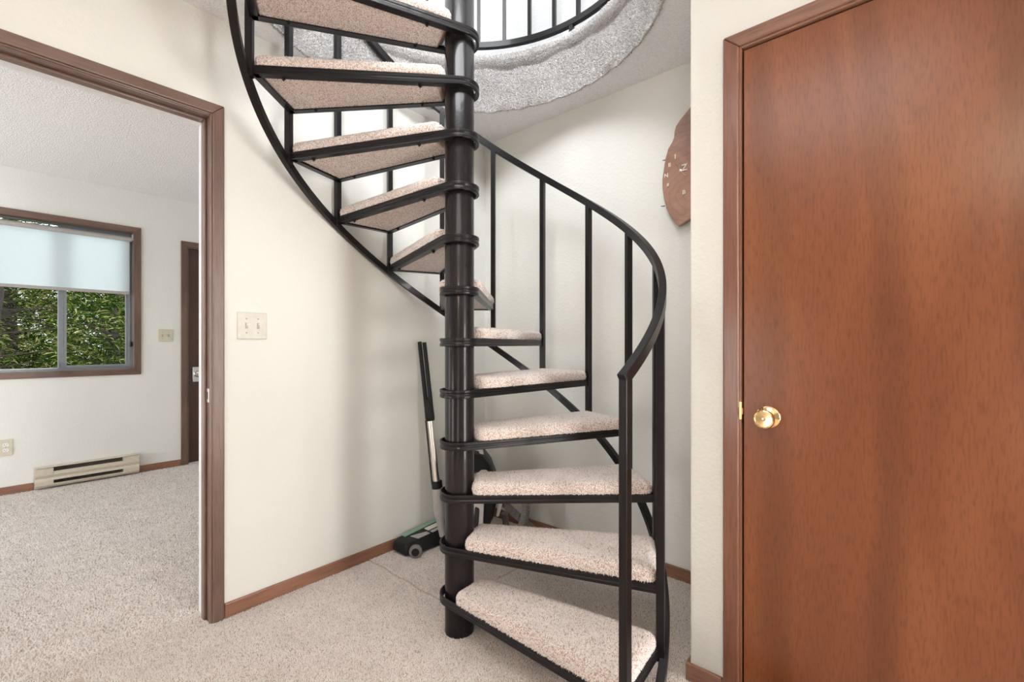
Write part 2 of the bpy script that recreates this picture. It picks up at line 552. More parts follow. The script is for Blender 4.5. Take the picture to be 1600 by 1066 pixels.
fl2 = MB().box(XW - 0.12, XLB, YN, YF, -0.12, FZ).build('floor.001', M['back_floor'])
S(fl2, 'beige carpet floor of the next room seen through the doorway', 'floor')
p = grid_pts(XW + 0.005, XLB, -0.35, 1.30, 0.0070)
o = link('carpet_pile', tuft_mesh('carpet_pile', np.column_stack([p, np.full(len(p), FZ)]), np.tile(np.array([0.0, 0, 1]), (len(p), 1)), 0.0075, 0.0040, M['pile_floor'], 0.36), None, fl2)
tag(o, kind='stuff')

# walls (left wall with the doorway)
DY0, DY1, DZ = -0.262, 0.590, 2.068
wl = MB()
wl.box(XLB, XL, YN, DY0, -0.1, H).box(XLB, XL, DY1, YF, -0.1, H).box(XLB, XL, DY0, DY1, DZ, H)
S(wl.build('wall_left', M['wall']), 'cream wall with the open doorway and a double light switch', 'wall')
S(MB().box(XL, XC + 0.12, YB, YF, -0.1, H).build('wall_back', M['wall']), 'cream wall behind the spiral staircase, with the wooden clock', 'wall')
RX0, RX1, RZ = -0.389, 0.42, 2.056
wr = MB().prism([(XC, -0.1), (RX0, -0.1), (RX0, RZ), (RX1, RZ), (RX1, -0.1), (XR, -0.1), (XR, H), (XC, H)][::-1], YD, YD + 0.12, 'Y')
S(wr.build('wall_right', M['wall'], None, 0.004), 'cream wall that holds the reddish wooden door', 'wall')
S(MB().box(XC, XC + 0.12, YD + 0.12, YB, -0.1, H).build('wall_alcove', M['wall']), 'short cream return wall at the right of the stair alcove', 'wall')
S(MB().box(RX0 - 0.1, XR, YD + 0.75, YF, -0.1, H).build('wall_closet', M['wall']), 'closet wall behind the reddish wooden door', 'wall')
S(MB().box(XR, XR + 0.12, YN, YF, -0.1, H2).build('wall_east', M['dim_unseen']), 'unseen wall toned dark to cut bounce, behind the photographer, out of the frame', 'wall')
S(MB().box(XW - 0.12, XR + 0.12, YN - 0.12, YN, -0.1, H2).build('wall_rear', M['dim_unseen']), 'unseen wall toned dark to cut bounce, at the rear of both rooms, out of the frame', 'wall')
# next room: wall with the window and the dark door
WY0, WY1, WZ0, WZ1 = -0.10, 0.802, 0.910, 2.104
EY0, EY1, EZ = 1.186, 1.98, 2.045
wf = MB()
XF = XW - 0.14
wf.box(XF, XW, YN, WY0, -0.1, H).box(XF, XW, WY0, WY1, -0.1, WZ0).box(XF, XW, WY0, WY1, WZ1, H)
wf.box(XF, XW, WY1, EY0, -0.1, H).box(XF, XW, EY0, EY1, EZ, H).box(XF, XW, EY1, YF, -0.1, H)
S(wf.build('wall_far', M['wall_far']), 'pale wall of the next room with the window and dark door', 'wall')
S(MB().box(XW - 0.14, XLB, YF, YF + 0.12, -0.1, H).build('wall_far_side', M['wall_far']), 'pale side wall of the next room, hidden behind the doorway', 'wall')
# ceilings
S(MB().box(XW - 0.14, XLB, YN, YF, H, F2).build('ceiling.001', M['popcorn_far']), 'white popcorn ceiling of the next room', 'ceiling')

HR = 0.797
def holed_plate(z0, z1, x0, x1, y0, y1, r, n=160):
    mb = MB(); ri, ro = [], []
    angs = sorted([2 * PI * k / n for k in range(n)] + [math.atan2(y - PY, x - PX) % (2 * PI) for x in (x0, x1) for y in (y0, y1)])
    for a in angs:
        c, s = math.cos(a), math.sin(a)
        t = min([(x1 - PX) / c if c > 1e-9 else 1e9, (x0 - PX) / c if c < -1e-9 else 1e9, (y1 - PY) / s if s > 1e-9 else 1e9, (y0 - PY) / s if s < -1e-9 else 1e9])
        ri.append((PX + r * c, PY + r * s)); ro.append((PX + t * c, PY + t * s))
    loops = [[(*p_, z0) for p_ in ri], [(*p_, z0) for p_ in ro], [(*p_, z1) for p_ in ro], [(*p_, z1) for p_ in ri]]
    return mb.rings(loops, closed=True)
S(holed_plate(H, H + 0.03, XLB, XR, YN, YF, HR).build('ceiling', M['popcorn']), 'grey popcorn ceiling with the round stair opening', 'ceiling')
f2 = holed_plate(H + 0.03, F2 - 0.004, XLB, XR, YN, YF, HR + 0.006).build('floor.002', M['back_up'])
S(f2, 'upstairs floor around the round stair opening', 'floor')
# carpet that lines the round opening
def lining_profile(a):
    w1 = 0.004 * math.sin(9 * a) + 0.003 * math.sin(23 * a + 1)
    w2 = 0.003 * math.sin(31 * a) + 0.003 * math.sin(57 * a)
    return [(HR + 0.004, H - 0.002), (HR - 0.004, H - 0.006 + w2), (HR - 0.006 + w1, H + 0.03), (HR - 0.005 + w1, H + 0.12), (HR - 0.003, H + 0.20 + w1), (HR - 0.002, H + 0.232 + w1 * 2),
            (HR - 0.016 + w1, H + 0.250 + w1), (HR - 0.024 + w1, H + 0.275 + w1), (HR - 0.018 + w1, H + 0.305), (HR + 0.006, H + 0.326), (HR + 0.05, F2 + 0.001), (HR + 0.26, F2 + 0.002)]
na = 180
rg = []
for k in range(na):
    a = 2 * PI * k / na
    ring = []
    for r_, z_ in lining_profile(a):
        x_ = max(PX + r_ * math.cos(a), XLB + 0.1225)
        ring.append((x_, min(PY + r_ * math.sin(a), YB - 0.002), z_))
    rg.append(ring)
mb = MB()
n_ = len(rg[0])
for k in range(na):
    A_, B_ = rg[k], rg[(k + 1) % na]
    for i in range(n_ - 1):
        mb.add([A_[i], B_[i], B_[i + 1], A_[i + 1]], [(0, 3, 2, 1)])
me = mb.mesh('trim_3')
bm = bmesh.new(); bm.from_mesh(me); bmesh.ops.remove_doubles(bm, verts=bm.verts, dist=1e-5); bmesh.ops.recalc_face_normals(bm, faces=bm.faces); bm.to_mesh(me); bm.free()
lin = link('trim_3', me, M['back_up'], None, 0, True)
S(lin, 'whitish grey carpet lining the round ceiling opening above the stair', 'carpet lining')
me.calc_loop_triangles()
V = np.array([v.co[:] for v in me.vertices]); T = np.array([t.vertices[:] for t in me.loop_triangles])
cen = V[T].mean(1)
nn = np.cross(V[T[:, 1]] - V[T[:, 0]], V[T[:, 2]] - V[T[:, 0]])
rad_out = cen[:, :2] - np.array([PX, PY])
# pile faces the stair (inwards) or up
flip = (nn[:, :2] * rad_out).sum(1) > np.abs(nn[:, 2])
T[flip] = T[flip][:, ::-1]
ang = np.degrees(np.arctan2(rad_out[:, 1], rad_out[:, 0]))
vis = (np.hypot(rad_out[:, 0], rad_out[:, 1]) < HR + 0.03) & ~((ang > -120) & (ang < 15))
P_, N_ = sample_mesh(V, T[vis], 48000)
o = link('carpet_pile', tuft_mesh('carpet_pile', P_, N_, 0.0072, 0.0029, M['pile_up'], 0.36), None, lin)
tag(o, kind='stuff')

# upstairs room
S(MB().box(XLB - 0.2, XLB, YN, YF, F2, H2).build('wall_upstairs_left', M['wall_up']), 'white upstairs wall on the left, above the frame', 'wall')
S(MB().box(XLB - 0.2, XR, YB, YF, H + 0.03, H2).build('wall_upstairs_back', M['wall_up']), 'bright white upstairs wall seen through the guard rail', 'wall')
S(MB().box(XLB - 0.2, XR + 0.12, YN, YF, H2, H2 + 0.1).build('ceiling.002', M['wall_up']), 'white upstairs ceiling, above the frame', 'ceiling')

# baseboards
def baseboard(name, box, m, label):
    S(MB().box(*box).build(name, M[m], None, 0.004), label, 'baseboard')
BH = 0.056
baseboard('baseboard_left', (XL, XL + 0.012, 0.621, YB, FZ, BH), 'base_y', 'reddish wooden baseboard under the light switch, left wall')
baseboard('baseboard_back', (XL + 0.012, XC - 0.012, YB - 0.012, YB, FZ, BH), 'base_x', 'reddish wooden baseboard along the wall behind the staircase')
baseboard('baseboard_alcove', (XC - 0.012, XC, YD, YB - 0.012, FZ, BH), 'base_y', 'reddish wooden baseboard on the hidden alcove return wall')
baseboard('baseboard_right', (XC - 0.012, -0.437, YD - 0.013, YD, FZ, BH - 0.002), 'base_x', 'short reddish wooden baseboard beside the reddish door casing')
baseboard('baseboard_far', (XW, XW + 0.012, -1.2, 0.198, FZ, BH), 'base_y', 'wooden baseboard left of the baseboard heater, next room')
baseboard('baseboard_far.001', (XW, XW + 0.012, 0.834, 1.138, FZ, BH), 'base_y', 'wooden baseboard between the baseboard heater and the dark door')

# ------------------------------------------------------------------ doorway in the left wall
t1 = S(empty('trim_1', (XL, 0.6, 0)), 'dark stained wooden casing and jamb around the open doorway', 'door frame')
def casing_yz(parent, x, th, y_in, y_out, z_in, z_out, side, m):
    """vertical leg in a wall X = x"""
    poly = [(y_in, FZ), (y_out, FZ), (y_out, z_out), (y_in, z_in)]
    if side < 0:
        poly = poly[::-1]
    return MB().prism(poly, x, x + th, 'X').build('side_casing', M[m], parent, 0.004)
def rel(o, root):
    o.parent = root
    o.matrix_parent_inverse = Matrix.Translation(root.location).inverted()
    return o
def part(mb, name, m, root, bevel=0.0, smooth=False, seg=2):
    return rel(mb.build(name, M[m] if isinstance(m, str) else m, None, bevel, smooth, seg), root)
CI, CO, CZI, CZO = 0.578, 0.620, 2.059, 2.101
cth = 0.014
LI, LO = -0.250, -0.292
part(MB().prism([(CI, FZ), (CO, FZ), (CO, CZO), (CI, CZI)], XL, XL + cth, 'X'), 'side_casing', 'casing', t1, 0.004)
part(MB().prism([(LO, FZ), (LI, FZ), (LI, CZI), (LO, CZO)], XL, XL + cth, 'X'), 'side_casing', 'casing', t1, 0.004)
part(MB().prism([(LI, CZI), (CI, CZI), (CO, CZO), (LO, CZO)], XL, XL + cth, 'X'), 'head_casing', 'casing_h', t1, 0.004)
# thin inner bead of the casing
part(MB().box(XL, XL + 0.008, CI - 0.006, CI, FZ, CZI + 0.002), 'bead', 'casing', t1, 0.002)
part(MB().box(XL, XL + 0.008, LI, CI - 0.006, CZI - 0.006, CZI), 'bead', 'casing_h', t1, 0.002)
# the same on the far side
xb = XLB - cth
part(MB().prism([(CI, FZ), (CO, FZ), (CO, CZO), (CI, CZI)], xb, XLB, 'X'), 'side_casing', 'casing', t1, 0.004)
part(MB().prism([(LI, CZI), (CI, CZI), (CO, CZO), (LO, CZO)], xb, XLB, 'X'), 'head_casing', 'casing_h', t1, 0.004)
# jambs and stops
JY, JZ = 0.571, 2.050
part(MB().box(XLB - 0.001, XL + 0.001, JY, DY1, FZ, JZ + 0.018), 'jamb', 'casing', t1, 0.0015)
part(MB().box(XLB - 0.001, XL + 0.001, DY0, LI - 0.004, FZ, JZ + 0.018), 'jamb', 'casing', t1, 0.0015)
part(MB().box(XLB - 0.001, XL + 0.001, LI - 0.004, JY, JZ, JZ + 0.018), 'head_jamb', 'casing_h', t1, 0.0015)
part(MB().box(XLB + 0.045, XLB + 0.080, JY - 0.011, JY, FZ, JZ), 'door_stop', 'casing', t1, 0.003)
part(MB().box(XLB + 0.045, XLB + 0.080, LI - 0.004, JY - 0.011, JZ - 0.011, JZ), 'door_stop', 'casing_h', t1, 0.003)
# bright reflection on the far jamb edge, built as pale strips
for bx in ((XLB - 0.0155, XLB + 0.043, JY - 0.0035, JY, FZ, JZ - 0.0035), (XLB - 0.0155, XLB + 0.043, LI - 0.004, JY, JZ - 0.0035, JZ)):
    o = part(MB().box(*bx), 'glint_strip', 'pale_glint', t1, 0.001)
    o['label'] = 'pale strip imitating a reflection on the jamb'
sp = part(MB().box(XL - 0.034, XL - 0.006, JY - 0.0022, JY, 0.889, 0.945), 'strike_plate', 'strike', t1, 0.001)
sp['label'] = 'bright nickel strike plate'
part(MB().box(XL - 0.027, XL - 0.015, JY - 0.0030, JY - 0.0015, 0.902, 0.931), 'strike_hole', 'slot', sp)

# ------------------------------------------------------------------ reddish wooden door on the right
d1 = S(empty('door_1', (0.02, YD, 0)), 'closed reddish brown flush wooden door with brass knob, right side', 'door')
RI, RO, RZI, RZO = -0.3865, -0.4335, 2.058, 2.102
RI2, RO2 = 0.418, 0.465
def casing_prof(mb, path_in, path_out):
    pass
part(MB().prism([(RO, FZ), (RI, FZ), (RI, RZI), (RO, RZO)], YD - 0.014, YD, 'Y'), 'side_casing', 'casing_d', d1, 0.005, False, 3)
part(MB().prism([(RI2, FZ), (RO2, FZ), (RO2, RZO), (RI2, RZI)], YD - 0.014, YD, 'Y'), 'side_casing', 'casing_d', d1, 0.005, False, 3)
part(MB().prism([(RI, RZI), (RI2, RZI), (RO2, RZO), (RO, RZO)], YD - 0.014, YD, 'Y'), 'head_casing', 'casing_x', d1, 0.005, False, 3)
part(MB().box(RX0, RI + 0.006, YD - 0.006, YD + 0.11, FZ, RZI + 0.001), 'jamb', 'casing_d', d1, 0.002)
part(MB().box(RI2 - 0.006, RX1 + 0.005, YD - 0.006, YD + 0.11, FZ, RZI + 0.001), 'jamb', 'casing_d', d1, 0.002)
part(MB().box(RI + 0.006, RI2 - 0.006, YD - 0.006, YD + 0.11, RZI - 0.006, RZI + 0.004), 'head_jamb', 'casing_x', d1, 0.002)
DX0, DX1, DTOP = -0.3765, 0.4085, 2.0475
part(MB().box(DX0, DX1, YD + 0.004, YD + 0.039, 0.006, DTOP), 'door_panel', 'door', d1, 0.002)
part(MB().box(DX0 - 0.012, DX1 + 0.012, YD + 0.042, YD + 0.054, FZ, DTOP + 0.01), 'stop_board', 'slot', d1)
KX, KZ, KY = -0.3085, 0.9035, YD + 0.004
kn = part(MB().lathe([(0.0, 0.033), (0.004, 0.0335), (0.007, 0.031), (0.009, 0.025), (0.014, 0.017), (0.030, 0.0135), (0.036, 0.0145)], (KX, KY, KZ), (0, -1, 0), 32), 'knob_rose', 'brass', d1, 0, True)
kb = part(MB().lathe([(0.034, 0.0135), (0.038, 0.020), (0.045, 0.0265), (0.053, 0.0285), (0.059, 0.0265), (0.0605, 0.0235), (0.0590, 0.0225), (0.0585, 0.0055), (0.0605, 0.0045), (0.061, 0.0)], (KX, KY, KZ), (0, -1, 0), 32), 'door_knob', 'brass', d1, 0, True)
kn['label'] = 'round polished brass rose'; kb['label'] = 'polished brass knob'
sp = part(MB().box(RI - 0.004, RI + 0.0075, YD - 0.0075, YD + 0.012, 0.889, 0.945), 'strike_plate', 'brass2', d1, 0.001)
part(MB().box(RI + 0.004, RI + 0.0095, YD - 0.004, YD + 0.006, 0.905, 0.925), 'latch', 'brass2', sp, 0.001)

# ------------------------------------------------------------------ dark door of the next room
d2 = S(empty('door_2', (XW, 1.58, 0)), 'dark brown door with satin chrome knob in the next room', 'door')
part(MB().prism([(1.139, FZ), (1.187, FZ), (1.187, 2.044), (1.139, 2.092)], XW, XW + 0.014, 'X'), 'side_casing', 'casing', d2, 0.004)
part(MB().prism([(1.979, FZ), (2.027, FZ), (2.027, 2.092), (1.979, 2.044)], XW, XW + 0.014, 'X'), 'side_casing', 'casing', d2, 0.004)
part(MB().prism([(1.187, 2.044), (1.979, 2.044), (2.027, 2.092), (1.139, 2.092)], XW, XW + 0.014, 'X'), 'head_casing', 'casing_h', d2, 0.004)
part(MB().box(XF, XW + 0.004, EY0, EY0 + 0.014, FZ, EZ - 0.012), 'jamb', 'casing', d2, 0.002)
part(MB().box(XF, XW + 0.004, EY0, EY1, EZ - 0.014, EZ), 'head_jamb', 'casing_h', d2, 0.002)
part(MB().box(XW - 0.055, XW - 0.018, EY0 + 0.017, EY1 - 0.003, 0.004, EZ - 0.016), 'door_panel', 'door_dark', d2, 0.002)
kr = part(MB().box(XW - 0.018, XW - 0.008, 1.234, 1.345, 0.768, 0.911), 'knob_plate', 'chrome', d2, 0.012, True, 4)
kr['label'] = 'rounded satin chrome plate'
kb = part(MB().lathe([(0.0, 0.030), (0.006, 0.029), (0.010, 0.016), (0.030, 0.014), (0.036, 0.026), (0.048, 0.033), (0.056, 0.030), (0.060, 0.018), (0.060, 0.0)], (XW - 0.010, 1.288, 0.842), (1, 0, 0), 24), 'door_knob', 'chrome', d2, 0, True)
part(MB().box(XW - 0.018, XW - 0.010, EY0 + 0.010, EY0 + 0.0165, 0.825, 0.865), 'strike_plate', 'chrome', d2, 0.001)

# ------------------------------------------------------------------ window of the next room
w1 = S(empty('window_1', (XW, 0.35, WZ0)), 'sliding window with dark wooden casing in the next room', 'window')
a0, a1_, b0, b1 = -0.148, 0.849, 0.863, 2.151
ai, aj, bi, bj = -0.098, 0.799, 0.913, 2.101
part(MB().prism([(aj, bi), (a1_, b0), (a1_, b1), (aj, bj)], XW, XW + 0.014, 'X'), 'side_casing', 'casing', w1, 0.003)
part(MB().prism([(a0, b0), (ai, bi), (ai, bj), (a0, b1)], XW, XW + 0.014, 'X'), 'side_casing', 'casing', w1, 0.003)
part(MB().prism([(ai, bj), (aj, bj), (a1_, b1), (a0, b1)], XW, XW + 0.014, 'X'), 'head_casing', 'casing_h', w1, 0.003)
part(MB().prism([(a0, b0), (a1_, b0), (aj, bi), (ai, bi)], XW, XW + 0.014, 'X'), 'sill_casing', 'casing_h', w1, 0.003)
XG = XW - 0.085
part(MB().box(XG, XW + 0.002, aj - 0.001, WY1, WZ0, WZ1), 'jamb_liner', 'casing', w1)
part(MB().box(XG, XW + 0.002, WY0, ai + 0.001, WZ0, WZ1), 'jamb_liner', 'casing', w1)
part(MB().box(XG, XW + 0.002, ai, aj, WZ0, bi + 0.001), 'sill_board', 'casing_h', w1)
part(MB().box(XG, XW + 0.002, ai, aj, bj - 0.001, WZ1), 'head_board', 'casing_h', w1)
# aluminium frame: outer frame, meeting stile, sash of the right pane
fr = MB()
fr.box(XF, XG, WY0, WY0 + 0.024, WZ0, WZ1).box(XF, XG, WY1 - 0.024, WY1, WZ0, WZ1)
fr.box(XF, XG, WY0 + 0.024, WY1 - 0.024, WZ0, WZ0 + 0.020).box(XF, XG, WY0 + 0.024, WY1 - 0.024, WZ1 - 0.008, WZ1)
part(fr, 'window_frame', 'alu', w1, 0.002)
st = MB().box(XG - 0.030, XG - 0.004, 0.337, 0.372, WZ0 + 0.020, WZ1 - 0.008)
part(st, 'meeting_stile', 'alu', w1, 0.002)
sa = MB()
sa.box(XG - 0.026, XG - 0.006, 0.372, 0.388, WZ0 + 0.02, WZ1 - 0.008).box(XG - 0.026, XG - 0.006, 0.757, WY1 - 0.024, WZ0 + 0.02, WZ1 - 0.008)
sa.box(XG - 0.026, XG - 0.006, 0.388, 0.757, WZ0 + 0.02, WZ0 + 0.042).box(XG - 0.026, XG - 0.006, 0.388, 0.757, WZ1 - 0.030, WZ1 - 0.008)
s1 = part(sa, 'sash', 'alu', w1, 0.002)
part(MB().box(XG - 0.018, XG - 0.014, 0.386, 0.759, WZ0 + 0.040, WZ1 - 0.028), 'pane', 'glass', w1)
part(MB().box(XG - 0.040, XG - 0.036, WY0 + 0.022, 0.345, WZ0 + 0.018, WZ1 - 0.007), 'pane', 'glass', w1)
part(MB().box(XG - 0.034, XG - 0.004, WY0 + 0.024, 0.337, WZ0 + 0.018, WZ0 + 0.026), 'sill_track', 'alu2', w1, 0.001)
part(MB().box(XG - 0.004, XG + 0.010, 0.338, 0.350, WZ0 + 0.028, WZ0 + 0.060), 'latch', 'alu', w1, 0.002)

# roller shade
rs = tag(empty('roller_shade', (XW - 0.03, 0.35, 2.06)), 'white translucent roller shade pulled halfway down the window', 'shade')
SX = XW - 0.030
part(MB().tube([(SX, ai + 0.012, 2.046), (SX, aj - 0.010, 2.046)], 0.021, 20), 'shade_roll', 'shade_roll', rs, 0, True)
part(MB().box(SX - 0.0205, SX - 0.0190, ai + 0.018, aj - 0.020, 1.585, 2.044), 'shade_cloth', 'shade', rs)
part(MB().box(SX - 0.026, SX - 0.014, ai + 0.018, aj - 0.020, 1.562, 1.587), 'hem_bar', 'shade_roll', rs, 0.003)
for yy in (ai + 0.001, aj - 0.008):
    part(MB().box(SX - 0.024, SX + 0.024, yy, yy + 0.007, 2.034, 2.090), 'bracket', 'alu2', rs, 0.002)
ch = MB()
for k in range(52):
    zz = 2.05 - k * 0.0177
    for dx in (-0.010, 0.010):
        ch.lathe([(-0.0022, 0.0008), (0, 0.0024), (0.0022, 0.0008)], (SX + dx, aj - 0.014, zz), (0, 0, 1), 6)
ch.tube([(SX - 0.010, aj - 0.014, 2.055), (SX - 0.010, aj - 0.014, 1.14)], 0.0009, 5).tube([(SX + 0.010, aj - 0.014, 2.055), (SX + 0.010, aj - 0.014, 1.14)], 0.0009, 5)
o = part(ch, 'bead_chain', 'black', rs)
part(MB().lathe([(-0.008, 0.010), (-0.008, 0.022), (-0.005, 0.024), (0.005, 0.024), (0.008, 0.022), (0.008, 0.010)], (SX, aj - 0.013, 1.128), (0, 1, 0), 20), 'chain_wheel', 'black', rs, 0, True)

# ================================================================== THE SPIRAL STAIRCASE
stair = tag(empty('spiral_staircase', (PX, PY, 0)), 'black metal spiral staircase with beige carpeted wedge treads around a round pole', 'staircase')
part(MB().lathe([(FZ, 0.0575), (3.75, 0.0575), (3.755, 0.054), (3.755, 0.0)], (PX, PY, 0), (0, 0, 1), 48), 'center_pole', 'pole', stair, 0, True)

RC = 0.0725          # radius of the bar wrapped around the pole
BARH, BART = 0.032, 0.007
def frame_path(n_arc=22):
    """centre line of the bent bar in the tread's own plan: nosing corner -> around the pole -> rear corner"""
    th = math.asin(RC / R)
    pts = []
    A0 = -(PI / 2 - th) + 0.0
    rc = R - 0.012
    c0 = (rc * 1.0, 0.0); c1 = (rc * math.cos(DA), rc * math.sin(DA))
    pts.append(c0)
    g0 = -math.acos(RC / rc)
    g1 = DA + math.acos(RC / rc)
    # go the long way round, through the side away from the tread
    span = (2 * PI - (g1 - g0))
    for k in range(n_arc + 1):
        g = g0 - span * k / n_arc
        pts.append((RC * math.cos(g), RC * math.sin(g)))
    pts.append(c1)
    return pts

def sweep_flat(pts, prof, straight=None):
    """prof: (outward, z); outward is to the left of the walking direction turned by side"""
    rings = []
    n = len(pts)
    for i, p_ in enumerate(pts):
        a = Vector(pts[max(i - 1, 0)]); b = Vector(pts[min(i + 1, n - 1)])
        t = (b - a).normalized()
        nx, ny = t.y, -t.x
        rings.append([(p_[0] + nx * u, p_[1] + ny * u, z_) for u, z_ in (straight if straight and i in (0, n - 1) else prof)])
    return rings

path = frame_path()
# walking clockwise around the pole: the outside of the U is to the left, i.e. -(t.y,-t.x)
prof = [(0.0055, 0.0), (-0.0040, 0.0), (-0.0055, 0.0015), (-0.0055, 0.0105), (-0.0030, 0.0135), (-0.0030, 0.0185), (-0.0055, 0.0215), (-0.0055, BARH - 0.0015), (-0.0040, BARH), (0.0010, BARH), (0.0010, 0.005), (0.0055, 0.005)]
fm = MB().rings(sweep_flat(path, prof, [(-0.0050 if u == -0.0030 else u, z_) for u, z_ in prof]))
# inner flange along the two straight bars
def bar2(mb, p0, p1, w, z0, z1, off=0.0):
    p0, p1 = Vector(p0), Vector(p1)
    t = (p1 - p0).normalized(); nrm = Vector((t.y, -t.x))
    a, b, c, d = p0 + nrm * (off - w / 2), p1 + nrm * (off - w / 2), p1 + nrm * (off + w / 2), p0 + nrm * (off + w / 2)
    mb.add([(*a, z0), (*b, z0), (*c, z0), (*d, z0), (*a, z1), (*b, z1), (*c, z1), (*d, z1)], [(0, 3, 2, 1), (4, 5, 6, 7), (0, 1, 5, 4), (1, 2, 6, 5), (2, 3, 7, 6), (3, 0, 4, 7)])
r0 = R - 0.006
oc0, oc1 = (r0, 0.0), (r0 * math.cos(DA), r0 * math.sin(DA))
bar2(fm, oc0, oc1, 0.008, 0.0, BARH)
bar2(fm, oc0, oc1, 0.024, 0.0, 0.005, -0.014)
T0, T1 = Vector(path[1]), Vector(path[-2])
bar2(fm, path[0], T0, 0.022, 0.0, 0.005, 0.013)
bar2(fm, T1, path[-1], 0.022, 0.0, 0.005, 0.013)
frame_me = fm.mesh('tread')
frame_me.materials.append(M['metal'])

# carpeted board of a tread
def offset(poly, d):
    n = len(poly); out = []
    for i in range(n):
        a, b, c = Vector(poly[i - 1]), Vector(poly[i]), Vector(poly[(i + 1) % n])
        e1, e2 = (b - a).normalized(), (c - b).normalized()
        n1, n2 = Vector((e1.y, -e1.x)), Vector((e2.y, -e2.x))
        m_ = (n1 + n2)
        m_ = m_ / max(0.5, m_.dot(n1)) if m_.length > 1e-6 else n1
        out.append(tuple(b + m_ * d))
    return out
def rounded(poly, rads, seg=5):
    out = []
    n = len(poly)
    for i in range(n):
        a, b, c = Vector(poly[i - 1]), Vector(poly[i]), Vector(poly[(i + 1) % n])
        r_ = rads[i]
        p0 = b + (a - b).normalized() * r_
        p1 = b + (c - b).normalized() * r_
        for k in range(seg + 1):
            t = k / seg
            out.append(tuple(p0 * (1 - t) ** 2 + b * 2 * t * (1 - t) + p1 * t * t))
    return out
def on_bar(p_out, p_in, dist):
    p_out, p_in = Vector(p_out), Vector(p_in)
    return p_out + (p_in - p_out).normalized() * dist
# corners counter-clockwise: inner nosing, outer nosing, outer rear, inner rear
nos_o = on_bar(path[0], T0, 0.004); nos_i = on_bar(path[0], T0, R - 0.080)
rea_o = on_bar(path[-1], T1, 0.004); rea_i = on_bar(path[-1], T1, R - 0.080)
quad = [nos_i, nos_o, rea_o, rea_i]
padp = rounded([tuple(q_) for q_ in quad], [0.022, 0.030, 0.030, 0.022])
levels = [(0.0065, -0.022), (0.012, -0.013), (0.030, -0.010), (0.0335, 0.003), (0.046, 0.006), (0.062, 0.003), (0.070, -0.005), (0.0745, -0.018), (0.0755, -0.032)]
pm = MB().rings([[(x_, y_, z_) for x_, y_ in offset(padp, d_)] for z_, d_ in levels])
pad_me = pm.mesh('tread_carpet')
bm = bmesh.new(); bm.from_mesh(pad_me); bmesh.ops.triangulate(bm, faces=bm.faces); bm.to_mesh(pad_me); bm.free()
for p_ in pad_me.polygons:
    p_.use_smooth = True
pad_me.set_sharp_from_angle(angle=math.radians(50))
pad_me.materials.append(M['back'])
V = np.array([v.co[:] for v in pad_me.vertices]); T = np.array([t.vertices[:] for t in pad_me.polygons])
zc = V[T].mean(1)[:, 2]
nz = np.cross(V[T[:, 1]] - V[T[:, 0]], V[T[:, 2]] - V[T[:, 0]]); nz = nz[:, 2] / np.linalg.norm(nz, axis=1)
ok = (zc > 0.034) | (nz < -0.9) & (zc < 0.01)
P_, N_ = sample_mesh(V, T[ok], 105000)
up_ = P_[:, 2] > 0.02
tuft_me = tuft_mesh('carpet_pile', P_, N_, 0.0054, 0.0021, M['pile'], 0.36)
# shorter pile underneath
co = np.empty(len(tuft_me.vertices) * 3); tuft_me.vertices.foreach_get('co', co); co = co.reshape(-1, 4, 3)
lo = co[:, 3, 2] < 0.006
co[lo, 3] = co[lo, 0] + (co[lo, 3] - co[lo, 0]) * 0.45
tuft_me.vertices.foreach_set('co', co.reshape(-1))

bolt_me = MB().lathe([(0, 0.0075), (0.004, 0.0075), (0.005, 0.006), (0.005, 0)], (0, 0, 0), (0, 0, -1), 6).lathe([(-0.03, 0.003), (0.009, 0.003), (0.009, 0)], (0, 0, 0), (0, 0, -1), 8).mesh('bolt')
bolt_me.materials.append(M['metal'])

for k in range(1, NT + 1):
    zk, ak = Z1 + RISE * (k - 1), A1 + DA * (k - 1)
    t = bpy.data.objects.new('tread', frame_me); C.objects.link(t)
    t.parent = stair
    t.location = (0, 0, zk); t.rotation_euler = (0, 0, ak)
    if k == 1:
        b_ = None
    md = t.modifiers.new('bevel', 'BEVEL'); md.width, md.segments, md.limit_method = 0.0012, 1, 'ANGLE'
    c_ = bpy.data.objects.new('tread_carpet', pad_me); C.objects.link(c_); c_.parent = t
    c_['label'] = 'beige speckled carpet wrapped around the tread board'
    c2 = bpy.data.objects.new('carpet_pile', tuft_me); C.objects.link(c2); c2.parent = t; c2['kind'] = 'stuff'
    if k >= 8:
        for bar_, dist in ((1, 0.10), (1, 0.60), (0, 0.12), (0, 0.58)):
            e0, e1 = ((path[-1], T1), (path[0], T0))[bar_ == 0]
            q_ = on_bar(e0, e1, dist)
            inn = Vector((math.cos(DA / 2), math.sin(DA / 2))) * 0.4
            dd = (inn - q_); dirn = Vector((e1[0] - e0[0], e1[1] - e0[1])).normalized()
            dd = (dd - dirn * dd.dot(dirn)).normalized()
            b_ = bpy.data.objects.new('bolt', bolt_me); C.objects.link(b_); b_.parent = t
            b_.location = (q_.x + dd.x * 0.018, q_.y + dd.y * 0.018, 0.0)

